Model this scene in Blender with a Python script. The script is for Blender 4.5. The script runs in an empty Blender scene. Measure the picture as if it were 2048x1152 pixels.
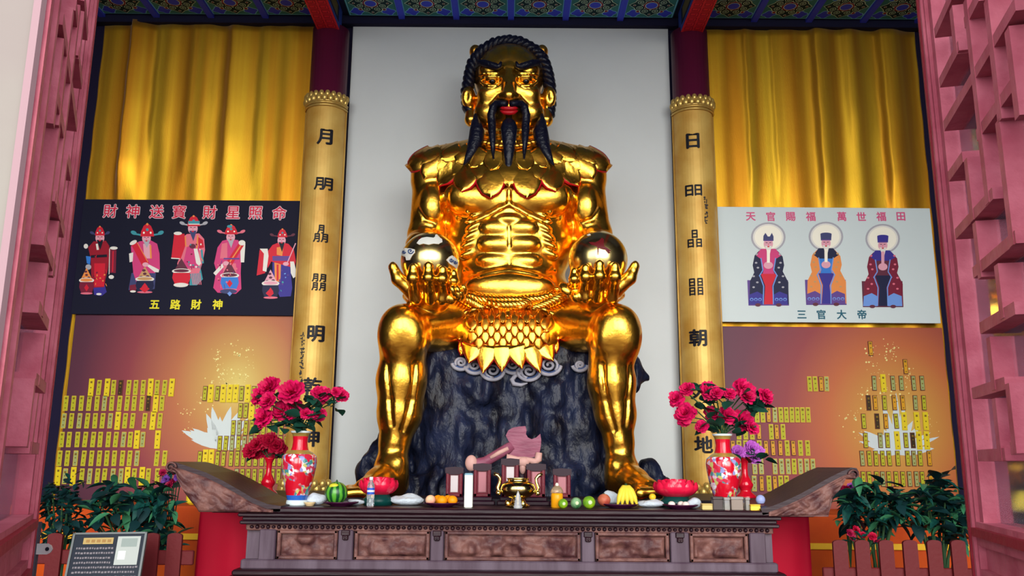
import bpy, math, random
import numpy as np
from mathutils import Matrix, Vector

random.seed(7)
RNG = np.random.RandomState(11)
SC = bpy.context.scene
COL = SC.collection
PI = math.pi

# ------------------------------------------------------------------ camera
F_PX = 1700.0
PITCH = math.radians(11.76)
ROLL = math.radians(0.43)
CAM = np.array([0.0, 0.0, 1.5])
_d = np.array([0, math.cos(PITCH), math.sin(PITCH)])
_r = np.array([1.0, 0, 0])
_u = np.array([0, -math.sin(PITCH), math.cos(PITCH)])
_R = math.cos(ROLL) * _r + math.sin(ROLL) * _u
_U = math.cos(ROLL) * _u - math.sin(ROLL) * _r
cam_data = bpy.data.cameras.new('camera')
cam_data.sensor_width = 36.0
cam_data.lens = 36.0 * F_PX / 2048.0
cam_data.clip_end = 300
cam = bpy.data.objects.new('camera', cam_data)
COL.objects.link(cam)
m = Matrix.Identity(4)
for i, v in enumerate((_R, _U, -_d)):
    for k in range(3):
        m[k][i] = v[k]
for k in range(3):
    m[k][3] = CAM[k]
cam.matrix_world = m
SC.camera = cam

# ------------------------------------------------------------------ daylight and exposure
world = bpy.data.worlds.new('sky'); SC.world = world
world.use_nodes = True
bg = world.node_tree.nodes['Background']
bg.inputs[0].default_value = (0.86, 0.93, 1.0, 1)
bg.inputs[1].default_value = 3.0
SC.view_settings.view_transform = 'Standard'
SC.view_settings.look = 'None'
SC.view_settings.gamma = 1.0
SC.view_settings.use_curve_mapping = False
SC.view_settings.exposure = 0.18

sun_d = bpy.data.lights.new('sun', 'SUN'); sun_d.energy = 3.3; sun_d.angle = math.radians(46)
sun_d.color = (1.0, 0.95, 0.86)
sun_o = bpy.data.objects.new('sun', sun_d); COL.objects.link(sun_o)
sun_o.rotation_euler = (math.radians(80.5), 0, math.radians(6))


def ray(x, y):
    x = np.asarray(x, float); y = np.asarray(y, float)
    return _d + _R * ((x - 1024) / F_PX)[..., None] - _U * ((y - 576) / F_PX)[..., None]


def P(x, y, Y):
    """world point seen at photo pixel (x, y) on the vertical plane at depth Y"""
    v = ray(x, y)
    return CAM + v * (np.asarray(Y, float) / v[..., 1])[..., None]


def PZ(x, y, z):
    v = ray(x, y)
    return CAM + v * ((z - CAM[2]) / v[..., 2])[..., None]


def mpp(pt):
    """metres per photo pixel at a world point"""
    return float((np.asarray(pt) - CAM) @ _d) / F_PX


# ------------------------------------------------------------------ materials
def lin(c):
    out = []
    for v in c[:3]:
        v = v / 255.0
        out.append(v / 12.92 if v <= 0.04045 else ((v + 0.055) / 1.055) ** 2.4)
    return tuple(out)


MATS = {}


def mat(name, rgb, rough=0.5, metal=0.0, bump=0.0, bscale=8.0, vary=0.0, vscale=3.0, spec=0.22, coat=0.0,
        trans=0.0, sheen=0.0, stretch=(1, 1, 1), emit=0.0, alpha=1.0, rgb2=None, linear=False):
    if name in MATS:
        return MATS[name]
    mm = bpy.data.materials.new(name); mm.use_nodes = True
    nt = mm.node_tree; b = nt.nodes['Principled BSDF']
    c = rgb if linear else lin(rgb)
    b.inputs['Base Color'].default_value = (*c, 1)
    b.inputs['Roughness'].default_value = rough
    b.inputs['Metallic'].default_value = metal
    b.inputs['Specular IOR Level'].default_value = spec
    b.inputs['Coat Weight'].default_value = coat
    b.inputs['Transmission Weight'].default_value = trans
    b.inputs['Alpha'].default_value = alpha
    if sheen:
        b.inputs['Sheen Weight'].default_value = sheen
    if emit:
        b.inputs['Emission Color'].default_value = (*c, 1)
        b.inputs['Emission Strength'].default_value = emit
    if bump or vary or rgb2:
        tc = nt.nodes.new('ShaderNodeTexCoord')
        mp = nt.nodes.new('ShaderNodeMapping'); mp.inputs['Scale'].default_value = stretch
        nt.links.new(tc.outputs['Object'], mp.inputs[0])
    if bump:
        n = nt.nodes.new('ShaderNodeTexNoise'); n.inputs['Scale'].default_value = bscale
        n.inputs['Detail'].default_value = 4
        nt.links.new(mp.outputs[0], n.inputs['Vector'])
        bn = nt.nodes.new('ShaderNodeBump'); bn.inputs['Strength'].default_value = bump
        bn.inputs['Distance'].default_value = 0.02
        nt.links.new(n.outputs[0], bn.inputs['Height'])
        nt.links.new(bn.outputs[0], b.inputs['Normal'])
    if vary or rgb2:
        n2 = nt.nodes.new('ShaderNodeTexNoise'); n2.inputs['Scale'].default_value = vscale
        n2.inputs['Detail'].default_value = 5
        nt.links.new(mp.outputs[0], n2.inputs['Vector'])
        rp = nt.nodes.new('ShaderNodeValToRGB')
        rp.color_ramp.elements[0].position = 0.35; rp.color_ramp.elements[1].position = 0.65
        if rgb2:
            c2 = rgb2 if linear else lin(rgb2)
            rp.color_ramp.elements[0].color = (*c2, 1); rp.color_ramp.elements[1].color = (*c, 1)
        else:
            rp.color_ramp.elements[0].color = (*[v * (1 - vary) for v in c], 1)
            rp.color_ramp.elements[1].color = (*[min(1, v * (1 + vary * 0.5)) for v in c], 1)
        nt.links.new(n2.outputs[0], rp.inputs[0])
        nt.links.new(rp.outputs[0], b.inputs['Base Color'])
    MATS[name] = mm
    return mm


GOLD = mat('gold_leaf', (1.0, 0.52, 0.062), 0.26, 1.0, bump=0.5, bscale=6, linear=True)
GOLD2 = mat('gold_leaf_soft', (0.88, 0.40, 0.05), 0.30, 1.0, bump=0.15, bscale=14, linear=True)  # redder gilt: lacquer beneath, with reflection and shade put into the colour
ORBGOLD = mat('polished_gold', (0.95, 0.70, 0.26), 0.22, 1.0, linear=True)
BRASS = mat('brass', (0.80, 0.62, 0.22), 0.16, 1.0, linear=True)
BOARDGOLD = mat('board_gold', (218, 180, 98), 0.42, 0.2, bump=0.08, bscale=12, rgb2=(190, 142, 62), vscale=2.2)
INK = mat('black_ink', (16, 15, 26), 0.5)
HAIR = mat('black_lacquer', (14, 16, 32), 0.28, bump=0.5, bscale=30)
REDP = mat('red_paint', (196, 22, 34), 0.4)
LIPRED = mat('lip_red', (176, 20, 30), 0.25)
EYEBLACK = mat('eye_black', (12, 8, 10), 0.1)
ROCK = mat('navy_rock', (30, 37, 62), 0.36, bump=1.0, bscale=14, rgb2=(9, 11, 24), vscale=4.0, stretch=(1.3, 1.3, 0.7))
CLOUDW = mat('cloud_white', (150, 148, 158), 0.45)
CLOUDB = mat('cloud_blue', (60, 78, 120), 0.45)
DARKWALL = mat('dark_wall', (26, 20, 48), 0.85)
NAVY = mat('navy_lintel', (24, 24, 52), 0.8)
MAROON = mat('maroon_column', (92, 22, 52), 0.45)
WHITEP = mat('white_panel', (204, 208, 208), 0.8, vary=0.03, vscale=1.2)
FLOORM = mat('floor_red_tile', (92, 44, 44), 0.5, vary=0.15)
CEILM = mat('ceiling_dark', (34, 40, 74), 0.8)
PAVE = mat('courtyard_paving', (108, 106, 106), 0.8, vary=0.1)
CREAM = mat('cream_plaster', (142, 138, 126), 0.8, bump=0.05, bscale=10, rgb2=(134, 122, 116), vscale=1.6)
DOORP = mat('rose_paint', (182, 92, 106), 0.5, bump=0.15, bscale=40, rgb2=(160, 68, 84), vscale=14)
DOORD = mat('rose_paint_dark', (136, 30, 44), 0.5, bump=0.15, bscale=40, vary=0.15, vscale=12)
WOOD = mat('dark_rosewood', (46, 20, 28), 0.42, bump=0.12, bscale=20, spec=.3, rgb2=(34, 14, 24), vscale=6, stretch=(0.3, 1, 3))
WOODC = mat('carved_rosewood', (124, 84, 76), 0.45, bump=0.4, bscale=30, rgb2=(76, 44, 46), vscale=9)
WOODG = mat('grey_rosewood', (98, 82, 94), 0.42, bump=0.1, bscale=20, rgb2=(76, 58, 70), vscale=5, stretch=(2, 1, 0.3))


# ------------------------------------------------------------------ mesh builder
class MB:
    def __init__(self):
        self.v = []; self.f = []; self.mi = []; self.cur = 0

    def add(self, verts, faces, mi=None):
        o = len(self.v)
        self.v.extend([tuple(map(float, p)) for p in verts])
        self.f.extend([tuple(i + o for i in q) for q in faces])
        self.mi.extend([self.cur if mi is None else mi] * len(faces))
        return self

    def box(self, lo, hi, mi=None, bev=0.0):
        x0, y0, z0 = lo; x1, y1, z1 = hi
        if bev:
            b = min(bev, (x1 - x0) / 2.01, (y1 - y0) / 2.01, (z1 - z0) / 2.01)
            pts = []
            for zz, ins in ((z0, b), (z0 + b, 0), (z1 - b, 0), (z1, b)):
                xa, xb, ya, yb = x0 + ins, x1 - ins, y0 + ins, y1 - ins
                pts += [(xa + b, ya, zz), (xb - b, ya, zz), (xb, ya + b, zz), (xb, yb - b, zz),
                        (xb - b, yb, zz), (xa + b, yb, zz), (xa, yb - b, zz), (xa, ya + b, zz)]
            fs = [tuple(range(7, -1, -1)), tuple(range(24, 32))]
            for r in range(3):
                for i in range(8):
                    j = (i + 1) % 8
                    fs.append((r * 8 + i, r * 8 + j, r * 8 + 8 + j, r * 8 + 8 + i))
            return self.add(pts, fs, mi)
        pts = [(x0, y0, z0), (x1, y0, z0), (x1, y1, z0), (x0, y1, z0), (x0, y0, z1), (x1, y0, z1), (x1, y1, z1), (x0, y1, z1)]
        return self.add(pts, [(3, 2, 1, 0), (4, 5, 6, 7), (0, 1, 5, 4), (1, 2, 6, 5), (2, 3, 7, 6), (3, 0, 4, 7)], mi)

    def obox(self, o, ax, ay, az, mi=None):
        """box from corner o with edge vectors"""
        o, ax, ay, az = map(np.asarray, (o, ax, ay, az))
        pts = [o, o + ax, o + ax + ay, o + ay, o + az, o + ax + az, o + ax + ay + az, o + ay + az]
        return self.add(pts, [(3, 2, 1, 0), (4, 5, 6, 7), (0, 1, 5, 4), (1, 2, 6, 5), (2, 3, 7, 6), (3, 0, 4, 7)], mi)

    def tube(self, pts, rad, n=10, mi=None, cap=True, squash=1.0):
        pts = [np.asarray(p, float) for p in pts]
        k = len(pts)
        if not hasattr(rad, '__len__'):
            rad = [rad] * k
        t = [pts[min(i + 1, k - 1)] - pts[max(i - 1, 0)] for i in range(k)]
        t = [a / (np.linalg.norm(a) + 1e-9) for a in t]
        ref = np.array([0, 1.0, 0]) if abs(t[0][1]) < 0.9 else np.array([1.0, 0, 0])
        vs = []
        for i in range(k):
            a = np.cross(t[i], ref); a /= np.linalg.norm(a) + 1e-9
            b = np.cross(a, t[i])
            ref = b if np.linalg.norm(b) > 0 else ref
            for j in range(n):
                an = 2 * PI * j / n
                vs.append(pts[i] + rad[i] * (math.cos(an) * a + squash * math.sin(an) * b))
        fs = []
        for i in range(k - 1):
            for j in range(n):
                fs.append((i * n + j, i * n + (j + 1) % n, (i + 1) * n + (j + 1) % n, (i + 1) * n + j))
        if cap:
            fs.append(tuple(range(n - 1, -1, -1))); fs.append(tuple(range((k - 1) * n, k * n)))
        return self.add(vs, fs, mi)

    def lathe(self, c, prof, n=24, mi=None, axis=(0, 0, 1), cap=True):
        """prof: list of (radius, height) about axis through c"""
        c = np.asarray(c, float); z = np.asarray(axis, float); z = z / np.linalg.norm(z)
        a = np.cross(z, [0, 1, 0] if abs(z[1]) < .9 else [1, 0, 0]); a /= np.linalg.norm(a); b = np.cross(z, a)
        vs = []; k = len(prof)
        for r, h in prof:
            for j in range(n):
                an = 2 * PI * j / n
                vs.append(c + z * h + r * (math.cos(an) * a + math.sin(an) * b))
        fs = []
        for i in range(k - 1):
            for j in range(n):
                fs.append((i * n + j, i * n + (j + 1) % n, (i + 1) * n + (j + 1) % n, (i + 1) * n + j))
        if cap:
            fs.append(tuple(range(n - 1, -1, -1))); fs.append(tuple(range((k - 1) * n, k * n)))
        return self.add(vs, fs, mi)

    def ell(self, c, r, n=14, m_=9, mi=None, M=None):
        c = np.asarray(c, float)
        if not hasattr(r, '__len__'):
            r = (r, r, r)
        vs = []; M = np.eye(3) if M is None else np.asarray(M)
        for i in range(1, m_):
            ph = PI * i / m_
            for j in range(n):
                an = 2 * PI * j / n
                vs.append(c + M @ np.array([r[0] * math.sin(ph) * math.cos(an), r[1] * math.sin(ph) * math.sin(an), r[2] * math.cos(ph)]))
        vs.append(c + M @ np.array([0, 0, r[2]])); vs.append(c - M @ np.array([0, 0, r[2]]))
        fs = []
        for i in range(m_ - 2):
            for j in range(n):
                fs.append((i * n + j, (i + 1) * n + j, (i + 1) * n + (j + 1) % n, i * n + (j + 1) % n))
        T = (m_ - 1) * n
        for j in range(n):
            fs.append((T, j, (j + 1) % n)); q = (m_ - 2) * n
            fs.append((T + 1, q + (j + 1) % n, q + j))
        return self.add(vs, fs, mi)

    def grid(self, G, mi=None, flip=False):
        """G: array (a, b, 3)"""
        a, b = G.shape[:2]
        fs = []
        for i in range(a - 1):
            for j in range(b - 1):
                q = (i * b + j, i * b + j + 1, (i + 1) * b + j + 1, (i + 1) * b + j)
                fs.append(q[::-1] if flip else q)
        return self.add(G.reshape(-1, 3), fs, mi)

    def poly(self, pts, mi=None):
        return self.add(pts, [tuple(range(len(pts)))], mi)

    def prism(self, pts, off, mi=None):
        """closed polygon (list of 3-D points) pushed along vector off"""
        pts = [np.asarray(p, float) for p in pts]; off = np.asarray(off, float); n = len(pts)
        vs = pts + [p + off for p in pts]
        fs = [tuple(range(n - 1, -1, -1)), tuple(range(n, 2 * n))]
        for i in range(n):
            j = (i + 1) % n
            fs.append((i, j, n + j, n + i))
        return self.add(vs, fs, mi)

    def build(self, name, mats, parent=None, smooth=False, loc=None):
        me = bpy.data.meshes.new(name)
        org = np.zeros(3)
        if parent is not None:
            org = ORIGIN[parent.name]
        elif loc is not None:
            org = np.asarray(loc, float)
        V = np.asarray(self.v, float) - org
        me.from_pydata(V.tolist(), [], self.f)
        if not isinstance(mats, (list, tuple)):
            mats = [mats]
        for q in mats:
            me.materials.append(q)
        if len(mats) > 1:
            me.polygons.foreach_set('material_index', self.mi)
        if smooth:
            me.polygons.foreach_set('use_smooth', [True] * len(me.polygons))
        me.update()
        return link(name, me, parent, org if parent is None else None)


ORIGIN = {}


def link(name, me, parent=None, loc=None):
    o = bpy.data.objects.new(name, me)
    COL.objects.link(o)
    if parent is not None:
        o.parent = parent
        ORIGIN[o.name] = ORIGIN[parent.name]
    else:
        l = np.zeros(3) if loc is None else np.asarray(loc, float)
        o.location = l
        ORIGIN[o.name] = l
    return o


def tag(o, label, cat, group=None):
    o['label'] = label; o['category'] = cat
    if group:
        o['group'] = group
    return o


def thing(name, label, cat, loc, group=None):
    o = bpy.data.objects.new(name, None)
    o.empty_display_size = 0.1
    COL.objects.link(o); o.location = [float(v) for v in loc]
    ORIGIN[o.name] = np.asarray(loc, float)
    return tag(o, label, cat, group)


def struct(o, label=None):
    o['kind'] = 'structure'
    if label:
        o['label'] = label
    return o


def copy_at(part, parent, loc, rot=None, scale=None):
    """a linked copy of a part mesh (local to its own origin) placed at world loc under parent"""
    c = bpy.data.objects.new(part.name.split('.')[0], part) if isinstance(part, bpy.types.Mesh) else part.copy()
    COL.objects.link(c); c.parent = parent
    c.location = [float(v) for v in (np.asarray(loc) - ORIGIN[parent.name])]
    if rot is not None:
        c.rotation_euler = rot
    if scale is not None:
        c.scale = scale if hasattr(scale, '__len__') else (scale,) * 3
    ORIGIN[c.name] = ORIGIN[parent.name]
    return c


_glyphs = {}


def glyph(s, bold=0.018):
    """2-D triangles of a string in the built-in font, centred, one unit high characters"""
    key = (s, bold)
    if key not in _glyphs:
        cu = bpy.data.curves.new('lettering', 'FONT'); cu.body = s; cu.offset = bold; cu.resolution_u = 3
        ob = bpy.data.objects.new('lettering', cu); COL.objects.link(ob)
        me = bpy.data.meshes.new_from_object(ob.evaluated_get(bpy.context.evaluated_depsgraph_get()))
        V = np.array([v.co[:2] for v in me.vertices]); Fc = [tuple(p.vertices) for p in me.polygons]
        bpy.data.objects.remove(ob); bpy.data.curves.remove(cu); bpy.data.meshes.remove(me)
        lo, hi = V.min(0), V.max(0)
        V = V - (lo + hi) / 2
        _glyphs[key] = (V, Fc)
    return _glyphs[key]


def value_noise(X, Y, Z, seed=0):
    rs = np.random.RandomState(seed); T = rs.rand(32, 32, 32).astype(np.float32)
    def s(a):
        i = np.floor(a).astype(np.int64); f = (a - i).astype(np.float32)
        return i & 31, (i + 1) & 31, f * f * (3 - 2 * f)
    x0, x1, fx = s(X); y0, y1, fy = s(Y); z0, z1, fz = s(Z)
    c00 = T[x0, y0, z0] * (1 - fx) + T[x1, y0, z0] * fx; c10 = T[x0, y1, z0] * (1 - fx) + T[x1, y1, z0] * fx
    c01 = T[x0, y0, z1] * (1 - fx) + T[x1, y0, z1] * fx; c11 = T[x0, y1, z1] * (1 - fx) + T[x1, y1, z1] * fx
    return (c00 * (1 - fy) + c10 * fy) * (1 - fz) + (c01 * (1 - fy) + c11 * fy) * fz


# ------------------------------------------------------------------ signed distance sculpting
class Field:
    def __init__(self, lo, hi, h):
        self.lo = np.asarray(lo, float); self.h = h
        self.n = np.ceil((np.asarray(hi) - self.lo) / h).astype(int) + 1
        self.A = [self.lo[i] + h * np.arange(self.n[i]) for i in range(3)]
        self.F = np.full(self.n, 0.6, np.float32)

    def _sl(self, lo, hi):
        a = np.clip(np.floor((np.asarray(lo) - self.lo) / self.h).astype(int), 0, self.n)
        b = np.clip(np.ceil((np.asarray(hi) - self.lo) / self.h).astype(int) + 1, 0, self.n)
        return tuple(slice(i, j) for i, j in zip(a, b))

    def _xyz(self, sl):
        return (self.A[0][sl[0]].astype(np.float32)[:, None, None], self.A[1][sl[1]].astype(np.float32)[None, :, None],
                self.A[2][sl[2]].astype(np.float32)[None, None, :])

    def _mix(self, sl, d, k, sub):
        a = self.F[sl]
        if sub:
            b = -d
            h = np.maximum(k - np.abs(a - b), 0) / k
            self.F[sl] = np.maximum(a, b) + h * h * k * 0.25
        else:
            h = np.maximum(k - np.abs(a - d), 0) / k
            self.F[sl] = np.minimum(a, d) - h * h * k * 0.25

    def ell(self, c, r, k=0.05, M=None, sub=False):
        c = np.asarray(c, float); r = np.asarray(r, float)
        e = r if M is None else np.full(3, r.max())
        pad = k + 0.06
        sl = self._sl(c - e - pad, c + e + pad); X, Y, Z = self._xyz(sl)
        p = [X - c[0], Y - c[1], Z - c[2]]
        if M is not None:
            p = [p[0] * M[0][i] + p[1] * M[1][i] + p[2] * M[2][i] for i in range(3)]
        k0 = np.sqrt((p[0] / r[0]) ** 2 + (p[1] / r[1]) ** 2 + (p[2] / r[2]) ** 2)
        k1 = np.sqrt((p[0] / r[0] ** 2) ** 2 + (p[1] / r[1] ** 2) ** 2 + (p[2] / r[2] ** 2) ** 2) + 1e-6
        self._mix(sl, k0 * (k0 - 1) / k1, k, sub)

    def cap(self, a, b, ra, rb, k=0.05, sub=False):
        a = np.asarray(a, float); b = np.asarray(b, float); rm = max(ra, rb) + k + 0.06
        sl = self._sl(np.minimum(a, b) - rm, np.maximum(a, b) + rm); X, Y, Z = self._xyz(sl)
        ba = b - a; L = float(ba @ ba) + 1e-9
        px, py, pz = X - a[0], Y - a[1], Z - a[2]
        t = np.clip((px * ba[0] + py * ba[1] + pz * ba[2]) / L, 0, 1)
        d = np.sqrt((px - ba[0] * t) ** 2 + (py - ba[1] * t) ** 2 + (pz - ba[2] * t) ** 2) - (ra + (rb - ra) * t)
        self._mix(sl, d, k, sub)

    def path(self, pts, rads, k=0.02, sub=False):
        for i in range(len(pts) - 1):
            self.cap(pts[i], pts[i + 1], rads[i], rads[i + 1], k, sub)

    def box(self, c, half, rnd, k=0.05, sub=False):
        c = np.asarray(c, float); half = np.asarray(half, float); pad = k + 0.06
        sl = self._sl(c - half - pad, c + half + pad); X, Y, Z = self._xyz(sl)
        q = [np.abs(X - c[0]) - half[0] + rnd, np.abs(Y - c[1]) - half[1] + rnd, np.abs(Z - c[2]) - half[2] + rnd]
        d = np.sqrt(np.maximum(q[0], 0) ** 2 + np.maximum(q[1], 0) ** 2 + np.maximum(q[2], 0) ** 2) + \
            np.minimum(np.maximum(q[0], np.maximum(q[1], q[2])), 0) - rnd
        self._mix(sl, d, k, sub)

    def sample(self, pts):
        g = (pts - self.lo) / self.h
        i = np.floor(g).astype(int)
        ok = np.all((i >= 0) & (i < self.n - 1), -1)
        i = np.clip(i, 0, self.n - 2); f = g - i
        out = 0.0
        for dx in (0, 1):
            for dy in (0, 1):
                for dz in (0, 1):
                    w = (f[..., 0] if dx else 1 - f[..., 0]) * (f[..., 1] if dy else 1 - f[..., 1]) * (f[..., 2] if dz else 1 - f[..., 2])
                    out = out + w * self.F[i[..., 0] + dx, i[..., 1] + dy, i[..., 2] + dz]
        return np.where(ok, out, 0.6)

    def hit(self, x, y, Yf=None):
        """first surface point along the lines of sight through photo pixels; normals too"""
        x = np.atleast_1d(np.asarray(x, float)); y = np.atleast_1d(np.asarray(y, float))
        v = ray(x, y); v = v / v[..., 1:2]
        Ys = np.arange(self.lo[1], self.lo[1] + self.h * (self.n[1] - 1), self.h * 0.8)
        pts = CAM + v[:, None, :] * Ys[None, :, None]
        s = self.sample(pts)
        ins = s < 0
        any_ = ins.any(1); first = ins.argmax(1)
        i0 = np.maximum(first - 1, 0); rows = np.arange(len(x))
        s0, s1 = s[rows, i0], s[rows, first]
        t = np.where(any_, s0 / np.where(np.abs(s0 - s1) < 1e-9, 1, s0 - s1), 0)
        Yh = Ys[i0] + (Ys[first] - Ys[i0]) * np.clip(t, 0, 1)
        if Yf is None:
            Yf = np.median(Yh[any_]) if any_.any() else self.lo[1]
        Yh = np.where(any_, Yh, Yf)
        pt = CAM + v * Yh[:, None]
        e = self.h * 2
        g = np.stack([self.sample(pt + np.eye(3)[a] * e) - self.sample(pt - np.eye(3)[a] * e) for a in range(3)], -1)
        nn = np.linalg.norm(g, axis=-1, keepdims=True)
        g = np.where((nn > 1e-6) & any_[:, None], g / np.maximum(nn, 1e-6), np.array([0, -1.0, 0]))
        return pt, g

    def h1(self, x, y, off=0.0, Yf=None):
        p, g = self.hit([x], [y], Yf)
        return p[0] + g[0] * off

    def mesh(self):
        """surface nets"""
        F = self.F; S = F < 0
        c = np.zeros(tuple(np.array(F.shape) - 1), np.uint8)
        for dx in (0, 1):
            for dy in (0, 1):
                for dz in (0, 1):
                    c += S[dx:F.shape[0] - 1 + dx, dy:F.shape[1] - 1 + dy, dz:F.shape[2] - 1 + dz]
        act = (c > 0) & (c < 8)
        idx = np.argwhere(act)
        num = np.full(act.shape, -1, np.int32); num[act] = np.arange(len(idx))
        acc = np.zeros((len(idx), 3)); cnt = np.zeros(len(idx))
        cor = [(a, b, d) for a in (0, 1) for b in (0, 1) for d in (0, 1)]
        for a in cor:
            for ax in range(3):
                if a[ax] == 0:
                    b = list(a); b[ax] = 1
                    fa = F[idx[:, 0] + a[0], idx[:, 1] + a[1], idx[:, 2] + a[2]]
                    fb = F[idx[:, 0] + b[0], idx[:, 1] + b[1], idx[:, 2] + b[2]]
                    cr = (fa < 0) != (fb < 0)
                    t = np.where(cr, fa / np.where(cr, fa - fb, 1), 0)
                    pos = np.tile(np.array(a, float), (len(idx), 1)); pos[:, ax] = t
                    acc += pos * cr[:, None]; cnt += cr
        V = self.lo + (idx + acc / cnt[:, None]) * self.h
        quads = []
        for ax in range(3):
            o1, o2 = (ax + 1) % 3, (ax + 2) % 3
            sl0 = [slice(None)] * 3; sl1 = [slice(None)] * 3
            sl0[ax] = slice(0, -1); sl1[ax] = slice(1, None)
            for s_ in (sl0, sl1):
                s_[o1] = slice(1, -1); s_[o2] = slice(1, -1)
            A, B = S[tuple(sl0)], S[tuple(sl1)]
            for flip, mk in ((False, A & ~B), (True, ~A & B)):
                e = np.argwhere(mk)
                if not len(e):
                    continue
                e[:, o1] += 1; e[:, o2] += 1
                def nb(d1, d2):
                    q = e.copy(); q[:, o1] -= d1; q[:, o2] -= d2
                    return num[q[:, 0], q[:, 1], q[:, 2]]
                q = np.stack([nb(1, 1), nb(0, 1), nb(0, 0), nb(1, 0)], 1)
                quads.append(q[:, ::-1] if flip else q)
        Q = np.concatenate(quads)
        Q = Q[(Q >= 0).all(1)]
        return V, Q

    def build(self, name, mats, parent, post=None):
        V, Q = self.mesh()
        if post is not None:
            V = post(V)
        V = V - ORIGIN[parent.name]
        me = bpy.data.meshes.new(name)
        me.vertices.add(len(V)); me.vertices.foreach_set('co', V.astype(np.float32).ravel())
        me.loops.add(len(Q) * 4); me.loops.foreach_set('vertex_index', Q.astype(np.int32).ravel())
        me.polygons.add(len(Q)); me.polygons.foreach_set('loop_start', np.arange(0, len(Q) * 4, 4, dtype=np.int32))
        me.polygons.foreach_set('use_smooth', np.ones(len(Q), bool))
        me.materials.append(mats)
        me.update(calc_edges=True); me.validate()
        return link(name, me, parent)
# ================================================================== the hall
WX = 6.4          # half width
YB = 10.4         # back wall
ZC = 7.29         # ceiling
YF = 1.25         # front wall, inner side
XC = -0.05        # axis of the hall

struct(MB().box((-WX - .3, YF - .2, -.1), (WX + .3, YB + .3, 0)).build('floor', FLOORM))
struct(MB().box((-WX - .3, YB, 0), (WX + .3, YB + .3, ZC + .2)).build('wall_back', DARKWALL))
struct(MB().box((-WX - .3, YF - .2, 0), (-WX, YB, ZC + .2)).build('wall_left', DARKWALL))
struct(MB().box((WX, YF - .2, 0), (WX + .3, YB, ZC + .2)).build('wall_right', DARKWALL))
# front wall, out of view: opened between posts almost to the ceiling for more light
fw = MB()
fw.box((-WX - .3, YF - .2, 7.15), (WX + .3, YF, ZC + .2))
fw.box((-WX - .3, YF - .2, 0), (-6.1, YF, 7.15)); fw.box((6.1, YF - .2, 0), (WX + .3, YF, 7.15))
fw.box((.98, YF - .2, 0), (1.25, YF, 7.15))
struct(fw.build('wall_front', DARKWALL))
# whitewashed pier left of the doorway, with its painted wooden edge strip
EDGE = -0.742
struct(MB().box((-1.25, YF - .03, 0), (EDGE - .012, YF, 7.15)).build('wall_front_left', CREAM))
struct(MB().box((EDGE - .012, YF - .034, 0), (EDGE, YF - .02, 7.15)).build('trim_1', mat('greyed_rose_strip', (150, 118, 122), .6)))
struct(MB().box((-60, -60, -.35), (60, YF - .2, -.02)).build('ground_courtyard', PAVE))

# ---- ceiling with painted coffers
ceil = struct(MB().box((-WX - .3, YF - .2, ZC + .03), (WX + .3, YB + .3, ZC + .2)).build('ceiling', CEILM))
CG = mat('coffer_green', (66, 140, 134), .7); CB = mat('coffer_blue', (64, 78, 226), .6); CD = mat('coffer_dark', (18, 52, 58), .7)
CR = mat('coffer_maroon', (146, 30, 66), .7); CL = mat('coffer_line', (196, 232, 200), .7); CLB = mat('coffer_line_blue', (130, 216, 246), .7)
PITCHC = 0.72


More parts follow.
